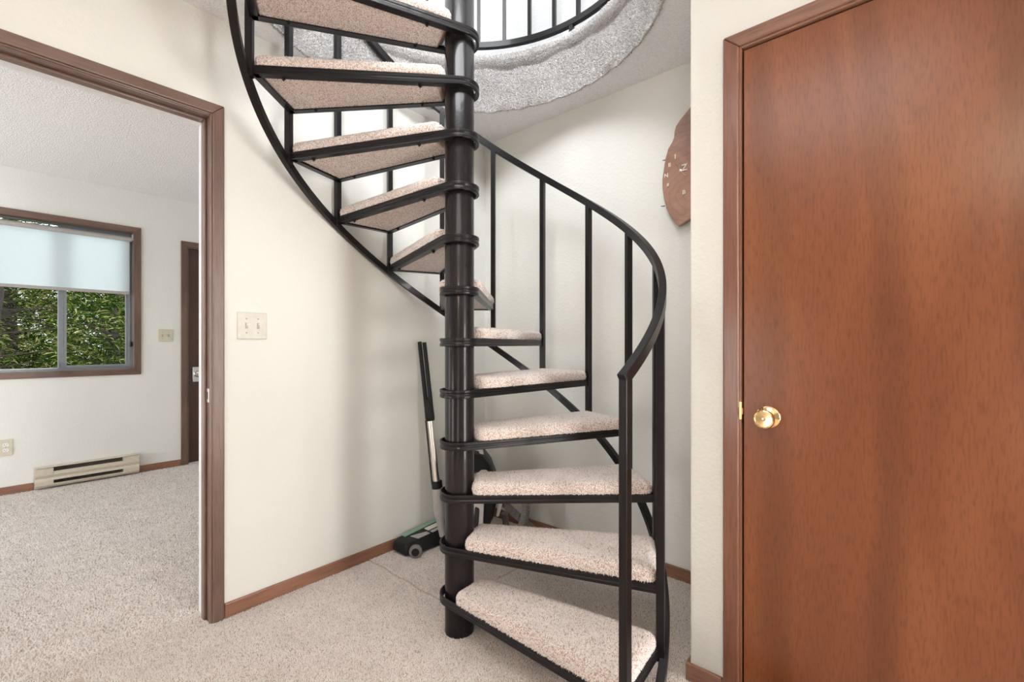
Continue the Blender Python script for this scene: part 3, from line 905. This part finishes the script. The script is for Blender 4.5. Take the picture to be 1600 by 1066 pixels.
# balusters: from the rear corner of the tread below up to the hand rail
HB = 0.897
PW = 0.0255
for k in range(1, NT + 1):
    ak = A1 + DA * (k - 1)
    z0 = FZ if k == 1 else Z1 + RISE * (k - 2) - 0.012
    z1_ = Z1 + RISE * (k - 1) + HB + (0.012 if k > 1 else 0.026)
    mb = MB().box(R - PW / 2, R + PW / 2, -PW / 2, PW / 2, z0, z1_)
    if k == 1:
        mb = MB().add([(R + sx * PW / 2, sy * PW / 2, zz) for zz in (0,) for sx, sy in ()], [])
        zt0, zt1 = z1_ + 0.000, z1_ + 0.012
        mb.add([(R - PW / 2, -PW / 2, z0), (R + PW / 2, -PW / 2, z0), (R + PW / 2, PW / 2, z0), (R - PW / 2, PW / 2, z0),
                (R - PW / 2, -PW / 2, zt0), (R + PW / 2, -PW / 2, zt0), (R + PW / 2, PW / 2, zt1), (R - PW / 2, PW / 2, zt1)],
               [(0, 3, 2, 1), (4, 5, 6, 7), (0, 1, 5, 4), (1, 2, 6, 5), (2, 3, 7, 6), (3, 0, 4, 7)])
    o = mb.build('newel_post' if k == 1 else 'baluster', M['metal'], stair, 0.0018)
    o.rotation_euler = (0, 0, ak)

def helix(k0, k1, rad, zoff, w_, h_, step=0.08):
    """bar with upright sides that climbs with the treads; k is the fractional tread number"""
    rings = []
    n = int((k1 - k0) / step) + 1
    for i in range(n + 1):
        k = k0 + (k1 - k0) * i / n
        a = A1 + DA * (k - 1); z_ = Z1 + RISE * (k - 1) + zoff
        slope = math.atan2(RISE, DA * rad)
        er = Vector((math.cos(a), math.sin(a), 0)); et = Vector((-math.sin(a), math.cos(a), 0))
        up = (Vector((0, 0, 1)) * math.cos(slope) - et * math.sin(slope))
        c0 = Vector((rad * math.cos(a), rad * math.sin(a), z_))
        rings.append([tuple(c0 + er * (sx * w_ / 2) + up * (sz * h_ / 2)) for sx, sz in ((-1, -1), (1, -1), (1, 1), (-1, 1))])
    return MB().rings(rings)
helix(0.955, 14.2, R, HB + 0.021, 0.0255, 0.033).build('hand_rail', M['metal'], stair, 0.002, True)
helix(1.47, 13.9, R + 0.010, -RISE - 0.006, 0.026, 0.030).build('stringer', M['metal'], stair, 0.002, True)
MB().box(-0.02, 0.02, -0.03, 0.03, FZ, 0.006).build('foot_plate', M['metal'], stair, 0.001)
fp = stair.children[-1]
af = A1 + DA * 0.45
fp.location = ((R + 0.01) * math.cos(af), (R + 0.01) * math.sin(af), 0); fp.rotation_euler = (0, 0, af)

# ------------------------------------------------------------------ guard rail upstairs
gd = tag(empty('guard_railing', (PX, PY, F2)), 'black metal guard railing around the round opening upstairs', 'railing')
GR = 0.838
GA0, GA1 = math.radians(-35), math.radians(152)
def arc_bar(rad, z_, w_, h_, g0=GA0, g1=GA1, n=64):
    rg_ = []
    for i in range(n + 1):
        a = g0 + (g1 - g0) * i / n
        rg_.append([((rad + sx * w_ / 2) * math.cos(a), (rad + sx * w_ / 2) * math.sin(a), z_ + sz * h_ / 2) for sx, sz in ((-1, -1), (1, -1), (1, 1), (-1, 1))])
    return MB().rings(rg_)
arc_bar(GR, 0.073, 0.026, 0.034).build('bottom_rail', M['metal'], gd, 0.002, True)
arc_bar(GR, 0.95, 0.03, 0.034).build('top_rail', M['metal'], gd, 0.002, True)
gb_me = MB().box(GR - 0.0095, GR + 0.0095, -0.0095, 0.0095, 0.085, 0.935).mesh('baluster'); gb_me.materials.append(M['metal'])
gf_me = MB().box(GR - 0.011, GR + 0.011, -0.011, 0.011, -0.004, 0.058).mesh('rail_foot'); gf_me.materials.append(M['metal'])
for n_ in range(-17, 3):
    a = math.radians(130.0 + 10.3 * n_)
    if a < GA0 or a > GA1:
        continue
    o = bpy.data.objects.new('baluster', gb_me); C.objects.link(o); o.parent = gd; o.rotation_euler = (0, 0, a)
    if n_ % 5 == 1:
        o = bpy.data.objects.new('rail_foot', gf_me); C.objects.link(o); o.parent = gd; o.rotation_euler = (0, 0, a + 0.05)

# ================================================================== SMALL THINGS
def wall_plate(name, x, yc, zc_, wd, ht, mkey, label, cat, kind):
    root = tag(empty(name, (x, yc, zc_)), label, cat)
    pl = MB()
    pl.prism([(-wd / 2, -ht / 2), (wd / 2, -ht / 2), (wd / 2, ht / 2), (-wd / 2, ht / 2)], 0, 0.0065, 'X')
    pl.build('cover_plate', M[mkey], root, 0.004, True, 3)
    if kind == 'switch':
        for dy in (-0.023, 0.023):
            MB().box(0.0062, 0.0072, dy - 0.0052, dy + 0.0052, -0.012, 0.012).build('toggle_slot', M['screw'], root)
            tg = MB().add([(0.006, dy - 0.0035, -0.0065), (0.006, dy + 0.0035, -0.0065), (0.006, dy + 0.0035, 0.0065), (0.006, dy - 0.0035, 0.0065), (0.017, dy - 0.003, 0.005), (0.017, dy + 0.003, 0.005), (0.0155, dy + 0.003, 0.0105), (0.0155, dy - 0.003, 0.0105)],
                          [(0, 3, 2, 1), (4, 5, 6, 7), (0, 1, 5, 4), (1, 2, 6, 5), (2, 3, 7, 6), (3, 0, 4, 7)])
            tg.build('toggle', M[mkey], root, 0.001)
            for dz in (-0.030, 0.030):
                MB().lathe([(0.0060, 0.0030), (0.0070, 0.0030), (0.0076, 0.002), (0.0076, 0)], (0, dy, dz), (1, 0, 0), 10).build('screw', M['screw'], root)
    else:
        for dz in (-0.020, 0.020):
            n = 20
            poly = [(0.0165 * math.cos(2 * PI * k / n), max(-0.0135, min(0.0135, 0.0165 * math.sin(2 * PI * k / n))) + dz) for k in range(n)]
            rc = MB().prism(poly, 0.006, 0.0080, 'X').build('receptacle', M['plate_white'], root, 0.0006)
            for dy, hh in ((-0.0062, 0.0048), (0.0062, 0.0040)):
                MB().box(0.0078, 0.0084, dy - 0.0012, dy + 0.0012, dz + 0.002 - hh, dz + 0.002 + hh).build('slot', M['slot'], rc)
            MB().lathe([(0.0078, 0.0024), (0.0084, 0.0024), (0.0084, 0)], (0, 0, dz - 0.0085), (1, 0, 0), 10).build('slot', M['slot'], rc)
        MB().lathe([(0.0060, 0.0030), (0.0072, 0.0026), (0.0072, 0)], (0, 0, 0), (1, 0, 0), 10).build('screw', M['screw'], root)
    return root
wall_plate('light_switch', XL, 0.7265, 1.2045, 0.1165, 0.115, 'plate', 'almond double light switch on the cream wall beside the doorway casing', 'switch', 'switch')
wall_plate('light_switch', XW, 1.024, 1.207, 0.110, 0.112, 'plate2', 'ivory double light switch between the window and the dark door', 'switch', 'switch')
wall_plate('wall_outlet', XW, 0.055, 0.351, 0.074, 0.122, 'plate2', 'ivory duplex outlet low on the wall left of the baseboard heater', 'outlet', 'outlet')

# baseboard heater
ht_ = tag(empty('baseboard_heater', (XW, 0.515, 0)), 'long low beige electric baseboard heater under the window', 'heater')
HY0, HY1, HE0, HE1, HD = 0.203, 0.829, 0.304, 0.722, 0.062
def hprof(x_):
    return None
part(MB().box(XW, XW + 0.006, HY0, HY1, 0.010, 0.168), 'back_plate', 'heater_dark', ht_)  # darkened to put shade into the heater slots
part(MB().box(XW + 0.004, XW + HD - 0.004, HY0 + 0.002, HY1 - 0.002, 0.163, 0.170), 'top_lip', 'heater', ht_, 0.002)
# folded end covers: the profile has two facets
pe = [(XW, 0.012), (XW + HD - 0.012, 0.012), (XW + HD, 0.030), (XW + HD, 0.062), (XW + HD - 0.008, 0.084), (XW + HD, 0.106), (XW + HD, 0.150), (XW + HD - 0.016, 0.166), (XW, 0.166)]
def hprism(y0, y1, poly):
    return MB().prism(poly[::-1], y0, y1, 'Y')
part(hprism(HY0, HE0, pe), 'end_cover', 'heater', ht_, 0.001)
part(hprism(HE1, HY1, pe), 'end_cover', 'heater', ht_, 0.001)
pc = [(XW + HD - 0.010, 0.062), (XW + HD, 0.064), (XW + HD - 0.007, 0.084), (XW + HD, 0.106), (XW + HD - 0.004, 0.130), (XW + HD - 0.012, 0.132), (XW + HD - 0.016, 0.084)]
part(hprism(HE0, HE1, pc), 'front_panel', 'heater', ht_, 0.001)
pb = [(XW + 0.006, 0.012), (XW + HD - 0.012, 0.012), (XW + HD, 0.030), (XW + HD, 0.038), (XW + HD - 0.006, 0.038), (XW + HD - 0.012, 0.018), (XW + 0.006, 0.016)]
part(hprism(HE0, HE1, pb), 'bottom_lip', 'heater', ht_, 0.001)
fins = MB()
fins.tube([(XW + 0.030, HE0 + 0.002, 0.075), (XW + 0.030, HE1 - 0.002, 0.075)], 0.008, 10)
for k in range(42):
    y_ = HE0 + 0.02 + k * 0.0092
    fins.box(XW + 0.010, XW + 0.044, y_, y_ + 0.0008, 0.045, 0.105)
part(fins, 'heating_element', 'heater_dark', ht_)

# wooden wall clock
CY = YB - 0.040
ck = tag(empty('wall_clock', (-0.735, YB, 1.95)), 'irregular polished burl wood slice clock with brass numerals on the back wall', 'clock')
outl = [(-0.738, 2.231), (-0.773, 2.198), (-0.792, 2.180), (-0.810, 2.159), (-0.817, 2.135), (-0.819, 2.107), (-0.830, 2.085), (-0.847, 2.063), (-0.860, 2.020), (-0.869, 1.968), (-0.876, 1.920), (-0.875, 1.877), (-0.868, 1.826), (-0.856, 1.780), (-0.843, 1.750), (-0.828, 1.723), (-0.812, 1.700), (-0.797, 1.684),
        (-0.765, 1.699), (-0.738, 1.712), (-0.70, 1.728), (-0.66, 1.75), (-0.63, 1.79), (-0.612, 1.85), (-0.605, 1.93), (-0.612, 2.02), (-0.63, 2.10), (-0.66, 2.18), (-0.695, 2.225)]
loc = [(x_ + 0.735, z_ - 1.95) for x_, z_ in outl]
cmb = MB()
front = [(x_, -0.040, z_) for x_, z_ in loc]
mid = [(x_ * 1.015, -0.034, z_ * 1.008) for x_, z_ in loc]
back_ = [(x_ * 0.96, -0.003, z_ * 0.975) for x_, z_ in loc]
inn = [(x_ * 0.985, -0.042, z_ * 0.99) for x_, z_ in loc]
slab = MB().rings([inn, front, mid])
sl = slab.build('wood_slice', M['burl'], ck)
MB().rings([mid, back_]).build('bark_edge', M['burl_edge'], ck)
# brass numerals and hands, flat on the face
def glyph(txt, x_, z_, size):
    cu = bpy.data.curves.new('numeral', 'FONT')
    cu.body = txt; cu.size = size; cu.extrude = 0.0018; cu.offset = 0.0006; cu.align_x = 'CENTER'; cu.align_y = 'CENTER'
    ob = bpy.data.objects.new('tmp', cu); C.objects.link(ob)
    dg = bpy.context.evaluated_depsgraph_get()
    me = bpy.data.meshes.new_from_object(ob.evaluated_get(dg))
    bpy.data.objects.remove(ob)
    me.materials.clear(); me.materials.append(M['numeral'])
    o = bpy.data.objects.new('numeral', me); C.objects.link(o); o.parent = ck
    o.location = (x_ + 0.735, -0.0445, z_ - 1.95); o.rotation_euler = (PI / 2, 0, 0)
    return o
for txt, x_, z_, s_ in (('I', -0.812, 2.013, 0.030), ('II', -0.839, 1.981, 0.026), ('N', -0.855, 1.934, 0.026), ('II', -0.846, 1.886, 0.022), ('Z', -0.768, 1.950, 0.042), ('B', -0.770, 1.835, 0.028)):
    glyph(txt, x_, z_, s_)
MB().lathe([(0, 0.007), (0.003, 0.007), (0.004, 0.005), (0.005, 0.003), (0.005, 0)], (-0.052, -0.042, -0.008), (0, -1, 0), 16).build('hand_hub', M['silver'], ck, 0, True)
MB().prism([(-0.052, -0.003), (-0.052, -0.011), (-0.078, 0.036), (-0.080, 0.036)], -0.046, -0.0445, 'Y').build('clock_hand', M['brass2'], ck)
MB().prism([(-0.054, -0.006), (-0.052, -0.011), (-0.028, -0.040), (-0.026, -0.037)], -0.0475, -0.046, 'Y').build('clock_hand', M['brass2'], ck)
for x_, z_ in ((-0.872, 2.016), (-0.880, 1.795)):
    MB().tube([(x_ + 0.735 + 0.012, -0.03, z_ - 1.95), (x_ + 0.735 - 0.006, -0.034, z_ - 1.95 + 0.001)], [0.003, 0.0015], 6).build('twig_stub', M['burl_edge'], ck)

# vacuum power head and wand leaning on the left wall
vw = tag(empty('vacuum_wand', (-2.0, 1.56, 0)), 'vacuum wand with black handle and floor head leaning on the left wall', 'vacuum wand')
hx0, hx1 = -2.096, -1.955
hd = MB()
def section(y_, x0, x1, z0, z1, ch):
    return [(x0, y_, z0), (x1, y_, z0), (x1 + 0.004, y_, z0 + (z1 - z0) * 0.45), (x1 - ch, y_, z1), (x0 + ch, y_, z1), (x0 - 0.003, y_, z0 + (z1 - z0) * 0.45)]
hd.rings([section(1.412, hx0 + 0.020, hx1 - 0.040, 0.016, 0.050, 0.010), section(1.422, hx0 + 0.006, hx1 - 0.015, 0.010, 0.064, 0.012), section(1.455, hx0, hx1, 0.008, 0.072, 0.014),
          section(1.56, hx0, hx1 + 0.006, 0.008, 0.082, 0.016), section(1.66, hx0, hx1 + 0.010, 0.008, 0.090, 0.018), section(1.735, hx0 + 0.01, hx1 + 0.004, 0.010, 0.088, 0.020)])
part(hd, 'floor_head', 'black', vw, 0.004, True)
def slant(x0, x1, y0, y1, za, zb, th=0.004):
    return MB().add([(x0, y0, za), (x1, y0, za), (x1, y1, zb), (x0, y1, zb), (x0, y0, za + th), (x1, y0, za + th), (x1, y1, zb + th), (x0, y1, zb + th)], [(0, 3, 2, 1), (4, 5, 6, 7), (0, 1, 5, 4), (1, 2, 6, 5), (2, 3, 7, 6), (3, 0, 4, 7)])
part(slant(-2.082, -2.050, 1.470, 1.700, 0.0715, 0.0925), 'green_stripe', 'green', vw, 0.001)
part(slant(-2.036, -1.998, 1.590, 1.690, 0.0845, 0.0905), 'white_panel', 'pale', vw, 0.001)
part(slant(-1.985, -1.962, 1.590, 1.690, 0.0835, 0.0905), 'grey_panel', 'grey', vw, 0.001)
part(MB().add([(-2.030, 1.490, 0.0735), (-1.972, 1.500, 0.0735), (-1.966, 1.575, 0.0825), (-1.998, 1.575, 0.0825), (-2.030, 1.490, 0.0785), (-1.972, 1.500, 0.0785), (-1.966, 1.575, 0.0855), (-1.998, 1.575, 0.0855)], [(0, 3, 2, 1), (4, 5, 6, 7), (0, 1, 5, 4), (1, 2, 6, 5), (2, 3, 7, 6), (3, 0, 4, 7)]), 'logo_panel', 'grey', vw, 0.001)
wh = part(MB().lathe([(0, 0.020), (0, 0.030), (0.004, 0.034), (0.020, 0.034), (0.024, 0.030), (0.026, 0.022), (0.024, 0.0)], (-1.9458, 1.4648, 0.034), (0.72, -0.70, 0), 28), 'wheel', 'tyre', vw, 0, True)
part(MB().lathe([(0.0245, 0.021), (0.0275, 0.020), (0.0275, 0.0)], (-1.9458, 1.4648, 0.034), (0.72, -0.70, 0), 24), 'hub_cap', 'black', wh, 0, True)
# wand: points from the swivel at the head up to the handle on the wall
B0 = Vector((-1.935, 1.640, 0.055)); B1 = Vector((-1.952, 1.638, 0.125)); B2 = Vector((-1.975, 1.634, 0.315)); TOP = Vector((-2.086, 1.612, 1.140))
def along(t):
    return B2.lerp(TOP, t)
part(MB().tube([B0, B1, B1.lerp(B2, 0.25)], [0.018, 0.022, 0.028], 16), 'swivel_neck', 'grey', vw, 0, True)
part(MB().tube([B1.lerp(B2, 0.2), B1.lerp(B2, 0.5), B2], [0.033, 0.035, 0.030], 18), 'elbow', 'grey', vw, 0, True)
part(MB().tube([B2, along(0.05)], 0.030, 18), 'collar', 'black', vw, 0.002, True)
wx = Vector((0.7551, 0.6557, 0))
part(MB().tube([along(0.03), along(0.50)], 0.0195, 18), 'steel_tube', 'silver', vw, 0, True)
part(MB().tube([along(0.02) - wx * 0.027, along(0.46) - wx * 0.025], 0.0045, 8), 'power_cord_guide', 'black', vw, 0, True)
part(MB().tube([along(0.455), along(0.475), along(0.53), along(0.60)], [0.024, 0.027, 0.026, 0.012], 16), 'grip_sleeve', 'black', vw, 0, True)
part(MB().tube([along(0.50) - wx * 0.010, along(0.62) - wx * 0.0135, along(1.0) - wx * 0.0135], [0.016, 0.0125, 0.0115], 14), 'handle_tube', 'black', vw, 0, True)
part(MB().tube([along(0.50) + wx * 0.010, along(0.62) + wx * 0.0135, along(0.995) + wx * 0.0135], [0.016, 0.0125, 0.0115], 14), 'handle_tube', 'black', vw, 0, True)

# canister of the vacuum standing behind the pole, with its hose
vc = tag(empty('vacuum_cleaner', (-1.765, 1.715, 0)), 'black and pale grey canister vacuum with ribbed hose behind the stair pole', 'vacuum cleaner')
cx = Vector((0.7551, 0.6557, 0)); cyv = Vector((-0.6557, 0.7551, 0))      # along the picture, away from the viewer
O_ = Vector((-1.745, 1.700, 0))
def cpt(u, v_, z_):
    p_ = O_ + cx * u + cyv * v_
    return (p_.x, p_.y, z_)
def slab_ring(v_, prof_, s):
    cxm = sum(a for a, b in prof_) / len(prof_); czm = sum(b for a, b in prof_) / len(prof_)
    return [cpt(cxm + (a - cxm) * s, v_, czm + (b - czm) * s) for a, b in prof_]
bodyp = [(-0.110, 0.03), (0.020, 0.03), (0.055, 0.10), (0.105, 0.20), (0.125, 0.30), (0.118, 0.40), (0.085, 0.49), (0.045, 0.540), (-0.02, 0.552), (-0.085, 0.53), (-0.125, 0.44), (-0.135, 0.28), (-0.130, 0.12)]
bodyr = rounded(bodyp, [0.012] * len(bodyp), 3)
vb = MB().rings([slab_ring(-0.050, bodyr, 0.90), slab_ring(-0.040, bodyr, 0.97), slab_ring(-0.01, bodyr, 1.0), slab_ring(0.11, bodyr, 1.0), slab_ring(0.15, bodyr, 0.92)])
part(vb, 'body', 'black', vc, 0, True)
# pale shells on the front
pf = rounded([(0.010, 0.385), (0.095, 0.392), (0.096, 0.425), (0.070, 0.462), (0.040, 0.462), (0.018, 0.440)], [0.01] * 6, 3)
part(MB().rings([slab_ring(-0.058, pf, 0.94), slab_ring(-0.054, pf, 1.0), slab_ring(-0.040, pf, 1.0)]), 'pale_cover', 'pale', vc, 0, True)
pf = rounded([(-0.11, 0.06), (0.015, 0.06), (0.050, 0.16), (0.056, 0.285), (-0.11, 0.29)], [0.012] * 5, 3)
part(MB().rings([slab_ring(-0.062, pf, 0.95), slab_ring(-0.056, pf, 1.0), slab_ring(-0.040, pf, 1.0)]), 'pale_shell', 'pale', vc, 0, True)
pf = rounded([(-0.002, 0.155), (0.026, 0.170), (0.032, 0.262), (0.008, 0.272)], [0.01] * 4, 3)
part(MB().rings([slab_ring(-0.066, pf, 0.9), slab_ring(-0.063, pf, 1.0), slab_ring(-0.058, pf, 1.0)]), 'vent_slot', 'black_soft', vc, 0, True)
pf = rounded([(0.118, 0.20), (0.132, 0.20), (0.150, 0.26), (0.150, 0.33), (0.134, 0.33)], [0.005] * 5, 3)
part(MB().rings([slab_ring(-0.02, pf, 0.96), slab_ring(-0.012, pf, 1.0), slab_ring(0.10, pf, 1.0)]), 'side_trim', 'pale', vc, 0, True)
part(MB().tube([cpt(-0.05, 0.0, 0.53), cpt(-0.05, -0.02, 0.568), cpt(0.0, -0.02, 0.572), cpt(0.036, -0.02, 0.562), cpt(0.040, 0.0, 0.52)], [0.013] * 5, 12), 'carry_handle', 'pale', vc, 0, True)
part(MB().lathe([(0, 0.02), (0, 0.05), (0.006, 0.055), (0.03, 0.055), (0.036, 0.05), (0.036, 0)], cpt(-0.06, -0.045, 0.058), (-cyv.x, -cyv.y, 0), 28), 'wheel', 'black_soft', vc, 0, True)
def hose(pts, rad, name):
    P4 = [Vector(p_) for p_ in pts]
    out = []
    P4 = [P4[0] * 2 - P4[1]] + P4 + [P4[-1] * 2 - P4[-2]]
    for i in range(1, len(P4) - 2):
        L_ = (P4[i + 1] - P4[i]).length
        n = max(4, int(L_ / 0.0042))
        for j in range(n):
            t = j / n
            a, b, c, d = P4[i - 1:i + 3]
            out.append(0.5 * ((2 * b) + (c - a) * t + (2 * a - 5 * b + 4 * c - d) * t * t + (3 * b - a - 3 * c + d) * t ** 3))
    rr = [rad * (1.0 if j % 2 else 0.90) for j in range(len(out))]
    part(MB().tube(out, rr, 12), name, 'hose', vc, 0, True)
hose([cpt(0.10, 0.02, 0.33), cpt(0.20, 0.02, 0.22), cpt(0.30, 0.05, 0.12), cpt(0.345, 0.03, 0.06), cpt(0.30, -0.03, 0.026), cpt(0.18, -0.10, 0.024)], 0.022, 'hose')
hose([cpt(0.13, -0.13, 0.024), cpt(0.21, -0.10, 0.10), cpt(0.265, -0.06, 0.20), cpt(0.275, -0.03, 0.28), cpt(0.235, 0.02, 0.345), cpt(0.16, 0.06, 0.345), cpt(0.10, 0.06, 0.32)], 0.022, 'hose')
hose([(-1.935, 1.675, 0.30), (-1.925, 1.69, 0.20), (-1.925, 1.75, 0.06), (-1.93, 1.86, 0.024), (-1.86, 1.96, 0.024), (-1.72, 2.02, 0.024), cpt(0.18, 0.13, 0.06), cpt(0.16, 0.10, 0.18)], 0.019, 'hose')

# ================================================================== OUTSIDE THE WINDOW
S(MB().box(-40, XF, -30, 30, -1.3, -1.1).build('ground', M['soil']), 'shaded forest ground outside the window', 'ground')
def fronds(n, cx_, cy_, rx, ry, z0, z1_, size, droop, seed, facing=None):
    """leaf sprays: a rib with pointed leaflets to both sides, each leaflet a small island"""
    g = np.random.default_rng(seed)
    Vs, Fs = [], []
    k0 = 0
    for _ in range(n):
        a = g.uniform(0, 2 * PI); rr = math.sqrt(g.uniform(0.15, 1))
        base = np.array([cx_ + rx * rr * math.cos(a), cy_ + ry * rr * math.sin(a), z0 + (z1_ - z0) * g.uniform(0, 1) ** 1.7])
        if facing and base[0] > cx_ - 0.1 and abs(base[1] - cy_) < facing:
            continue
        ddir = np.array([math.cos(a) + g.normal(0, .5), math.sin(a) + g.normal(0, .5), -droop + g.normal(0, .35)])
        ddir /= np.linalg.norm(ddir)
        side_ = np.cross(ddir, np.array([g.normal(0, .4), g.normal(0, .4), 1.0])); side_ /= np.linalg.norm(side_)
        nrm = np.cross(side_, ddir)
        L_ = size * g.uniform(0.6, 1.3)
        m_ = 11
        for j in range(m_):
            t = (j + 0.5) / m_
            c0 = base + ddir * L_ * t - np.array([0, 0, 0.25 * L_ * t * t])
            ll = L_ * 0.42 * (1 - 0.75 * t) * g.uniform(0.7, 1.15)
            for s_ in (-1, 1):
                tip = c0 + (side_ * s_ * 0.8 + ddir * 0.6) * ll + nrm * g.normal(0, 0.12) * ll
                wv_ = ddir * L_ * 0.040
                midp = (c0 + tip) / 2 + nrm * 0.02 * L_
                Vs += [c0, midp + wv_, tip, midp - wv_]
                Fs.append((k0, k0 + 1, k0 + 2, k0 + 3)); k0 += 4
    me = bpy.data.meshes.new('foliage')
    V_ = np.array(Vs); n4 = len(Fs)
    me.vertices.add(len(V_)); me.loops.add(n4 * 4); me.polygons.add(n4)
    me.vertices.foreach_set('co', V_.reshape(-1))
    me.loops.foreach_set('vertex_index', np.array(Fs, dtype=np.int32).reshape(-1))
    me.polygons.foreach_set('loop_start', np.arange(0, n4 * 4, 4, dtype=np.int32))
    me.update()
    return me
def tree(name, x_, y_, trunk_r, top, label, cat, leafm, n, rx, ry, z0, z1_, size, droop, seed, nb, facing=None):
    g = random.Random(seed)
    root = tag(empty(name, (x_, y_, -1.1)), label, cat, 'trees outside the window')
    pts = [(x_ + g.uniform(-.03, .03) * k, y_ + g.uniform(-.03, .03) * k, -1.12 + (top + 1.1) * k / 8) for k in range(9)]
    part(MB().tube(pts, [trunk_r * (1.25 - 0.11 * k) if k else trunk_r * 1.5 for k in range(9)], 14), 'trunk', 'bark', root, 0, True)
    br = MB()
    for _ in range(nb):
        a = g.uniform(0, 2 * PI); zz = g.uniform(z0, z1_)
        L_ = g.uniform(0.5, 1.0)
        p0 = Vector((x_, y_, zz)); p1 = p0 + Vector((math.cos(a) * rx * L_ * 0.5, math.sin(a) * ry * L_ * 0.5, 0.10)); p2 = p0 + Vector((math.cos(a) * rx * L_, math.sin(a) * ry * L_, -0.15))
        br.tube([p0, p1, p2], [0.010, 0.006, 0.002], 6)
    part(br, 'branches', 'bark', root, 0, True)['kind'] = 'stuff'
    o = rel(link('foliage', fronds(n, x_, y_, rx, ry, z0, z1_, size, droop, seed, facing), leafm), root)
    o['kind'] = 'stuff'
    return root
tree('cedar_tree', -7.7, -0.12, 0.15, 6.5, 'cedar with a brown trunk at the left edge of the window', 'tree', M['leaf'], 1300, 0.85, 1.35, 0.2, 3.6, 0.30, 0.45, 3, 50, 0.42)
tree('cedar_tree', -9.8, 1.25, 0.09, 6.0, 'darker evergreen with bare twigs behind the right window pane', 'tree', M['leaf_dark'], 1700, 0.60, 1.5, 0.0, 3.8, 0.28, 0.3, 5, 110)
tree('cedar_tree', -12.0, 0.2, 0.12, 7.0, 'bright green evergreen between the nearer trees and the pale ones', 'tree', M['leaf'], 1600, 0.80, 2.2, -0.6, 4.4, 0.36, 0.4, 8, 60)
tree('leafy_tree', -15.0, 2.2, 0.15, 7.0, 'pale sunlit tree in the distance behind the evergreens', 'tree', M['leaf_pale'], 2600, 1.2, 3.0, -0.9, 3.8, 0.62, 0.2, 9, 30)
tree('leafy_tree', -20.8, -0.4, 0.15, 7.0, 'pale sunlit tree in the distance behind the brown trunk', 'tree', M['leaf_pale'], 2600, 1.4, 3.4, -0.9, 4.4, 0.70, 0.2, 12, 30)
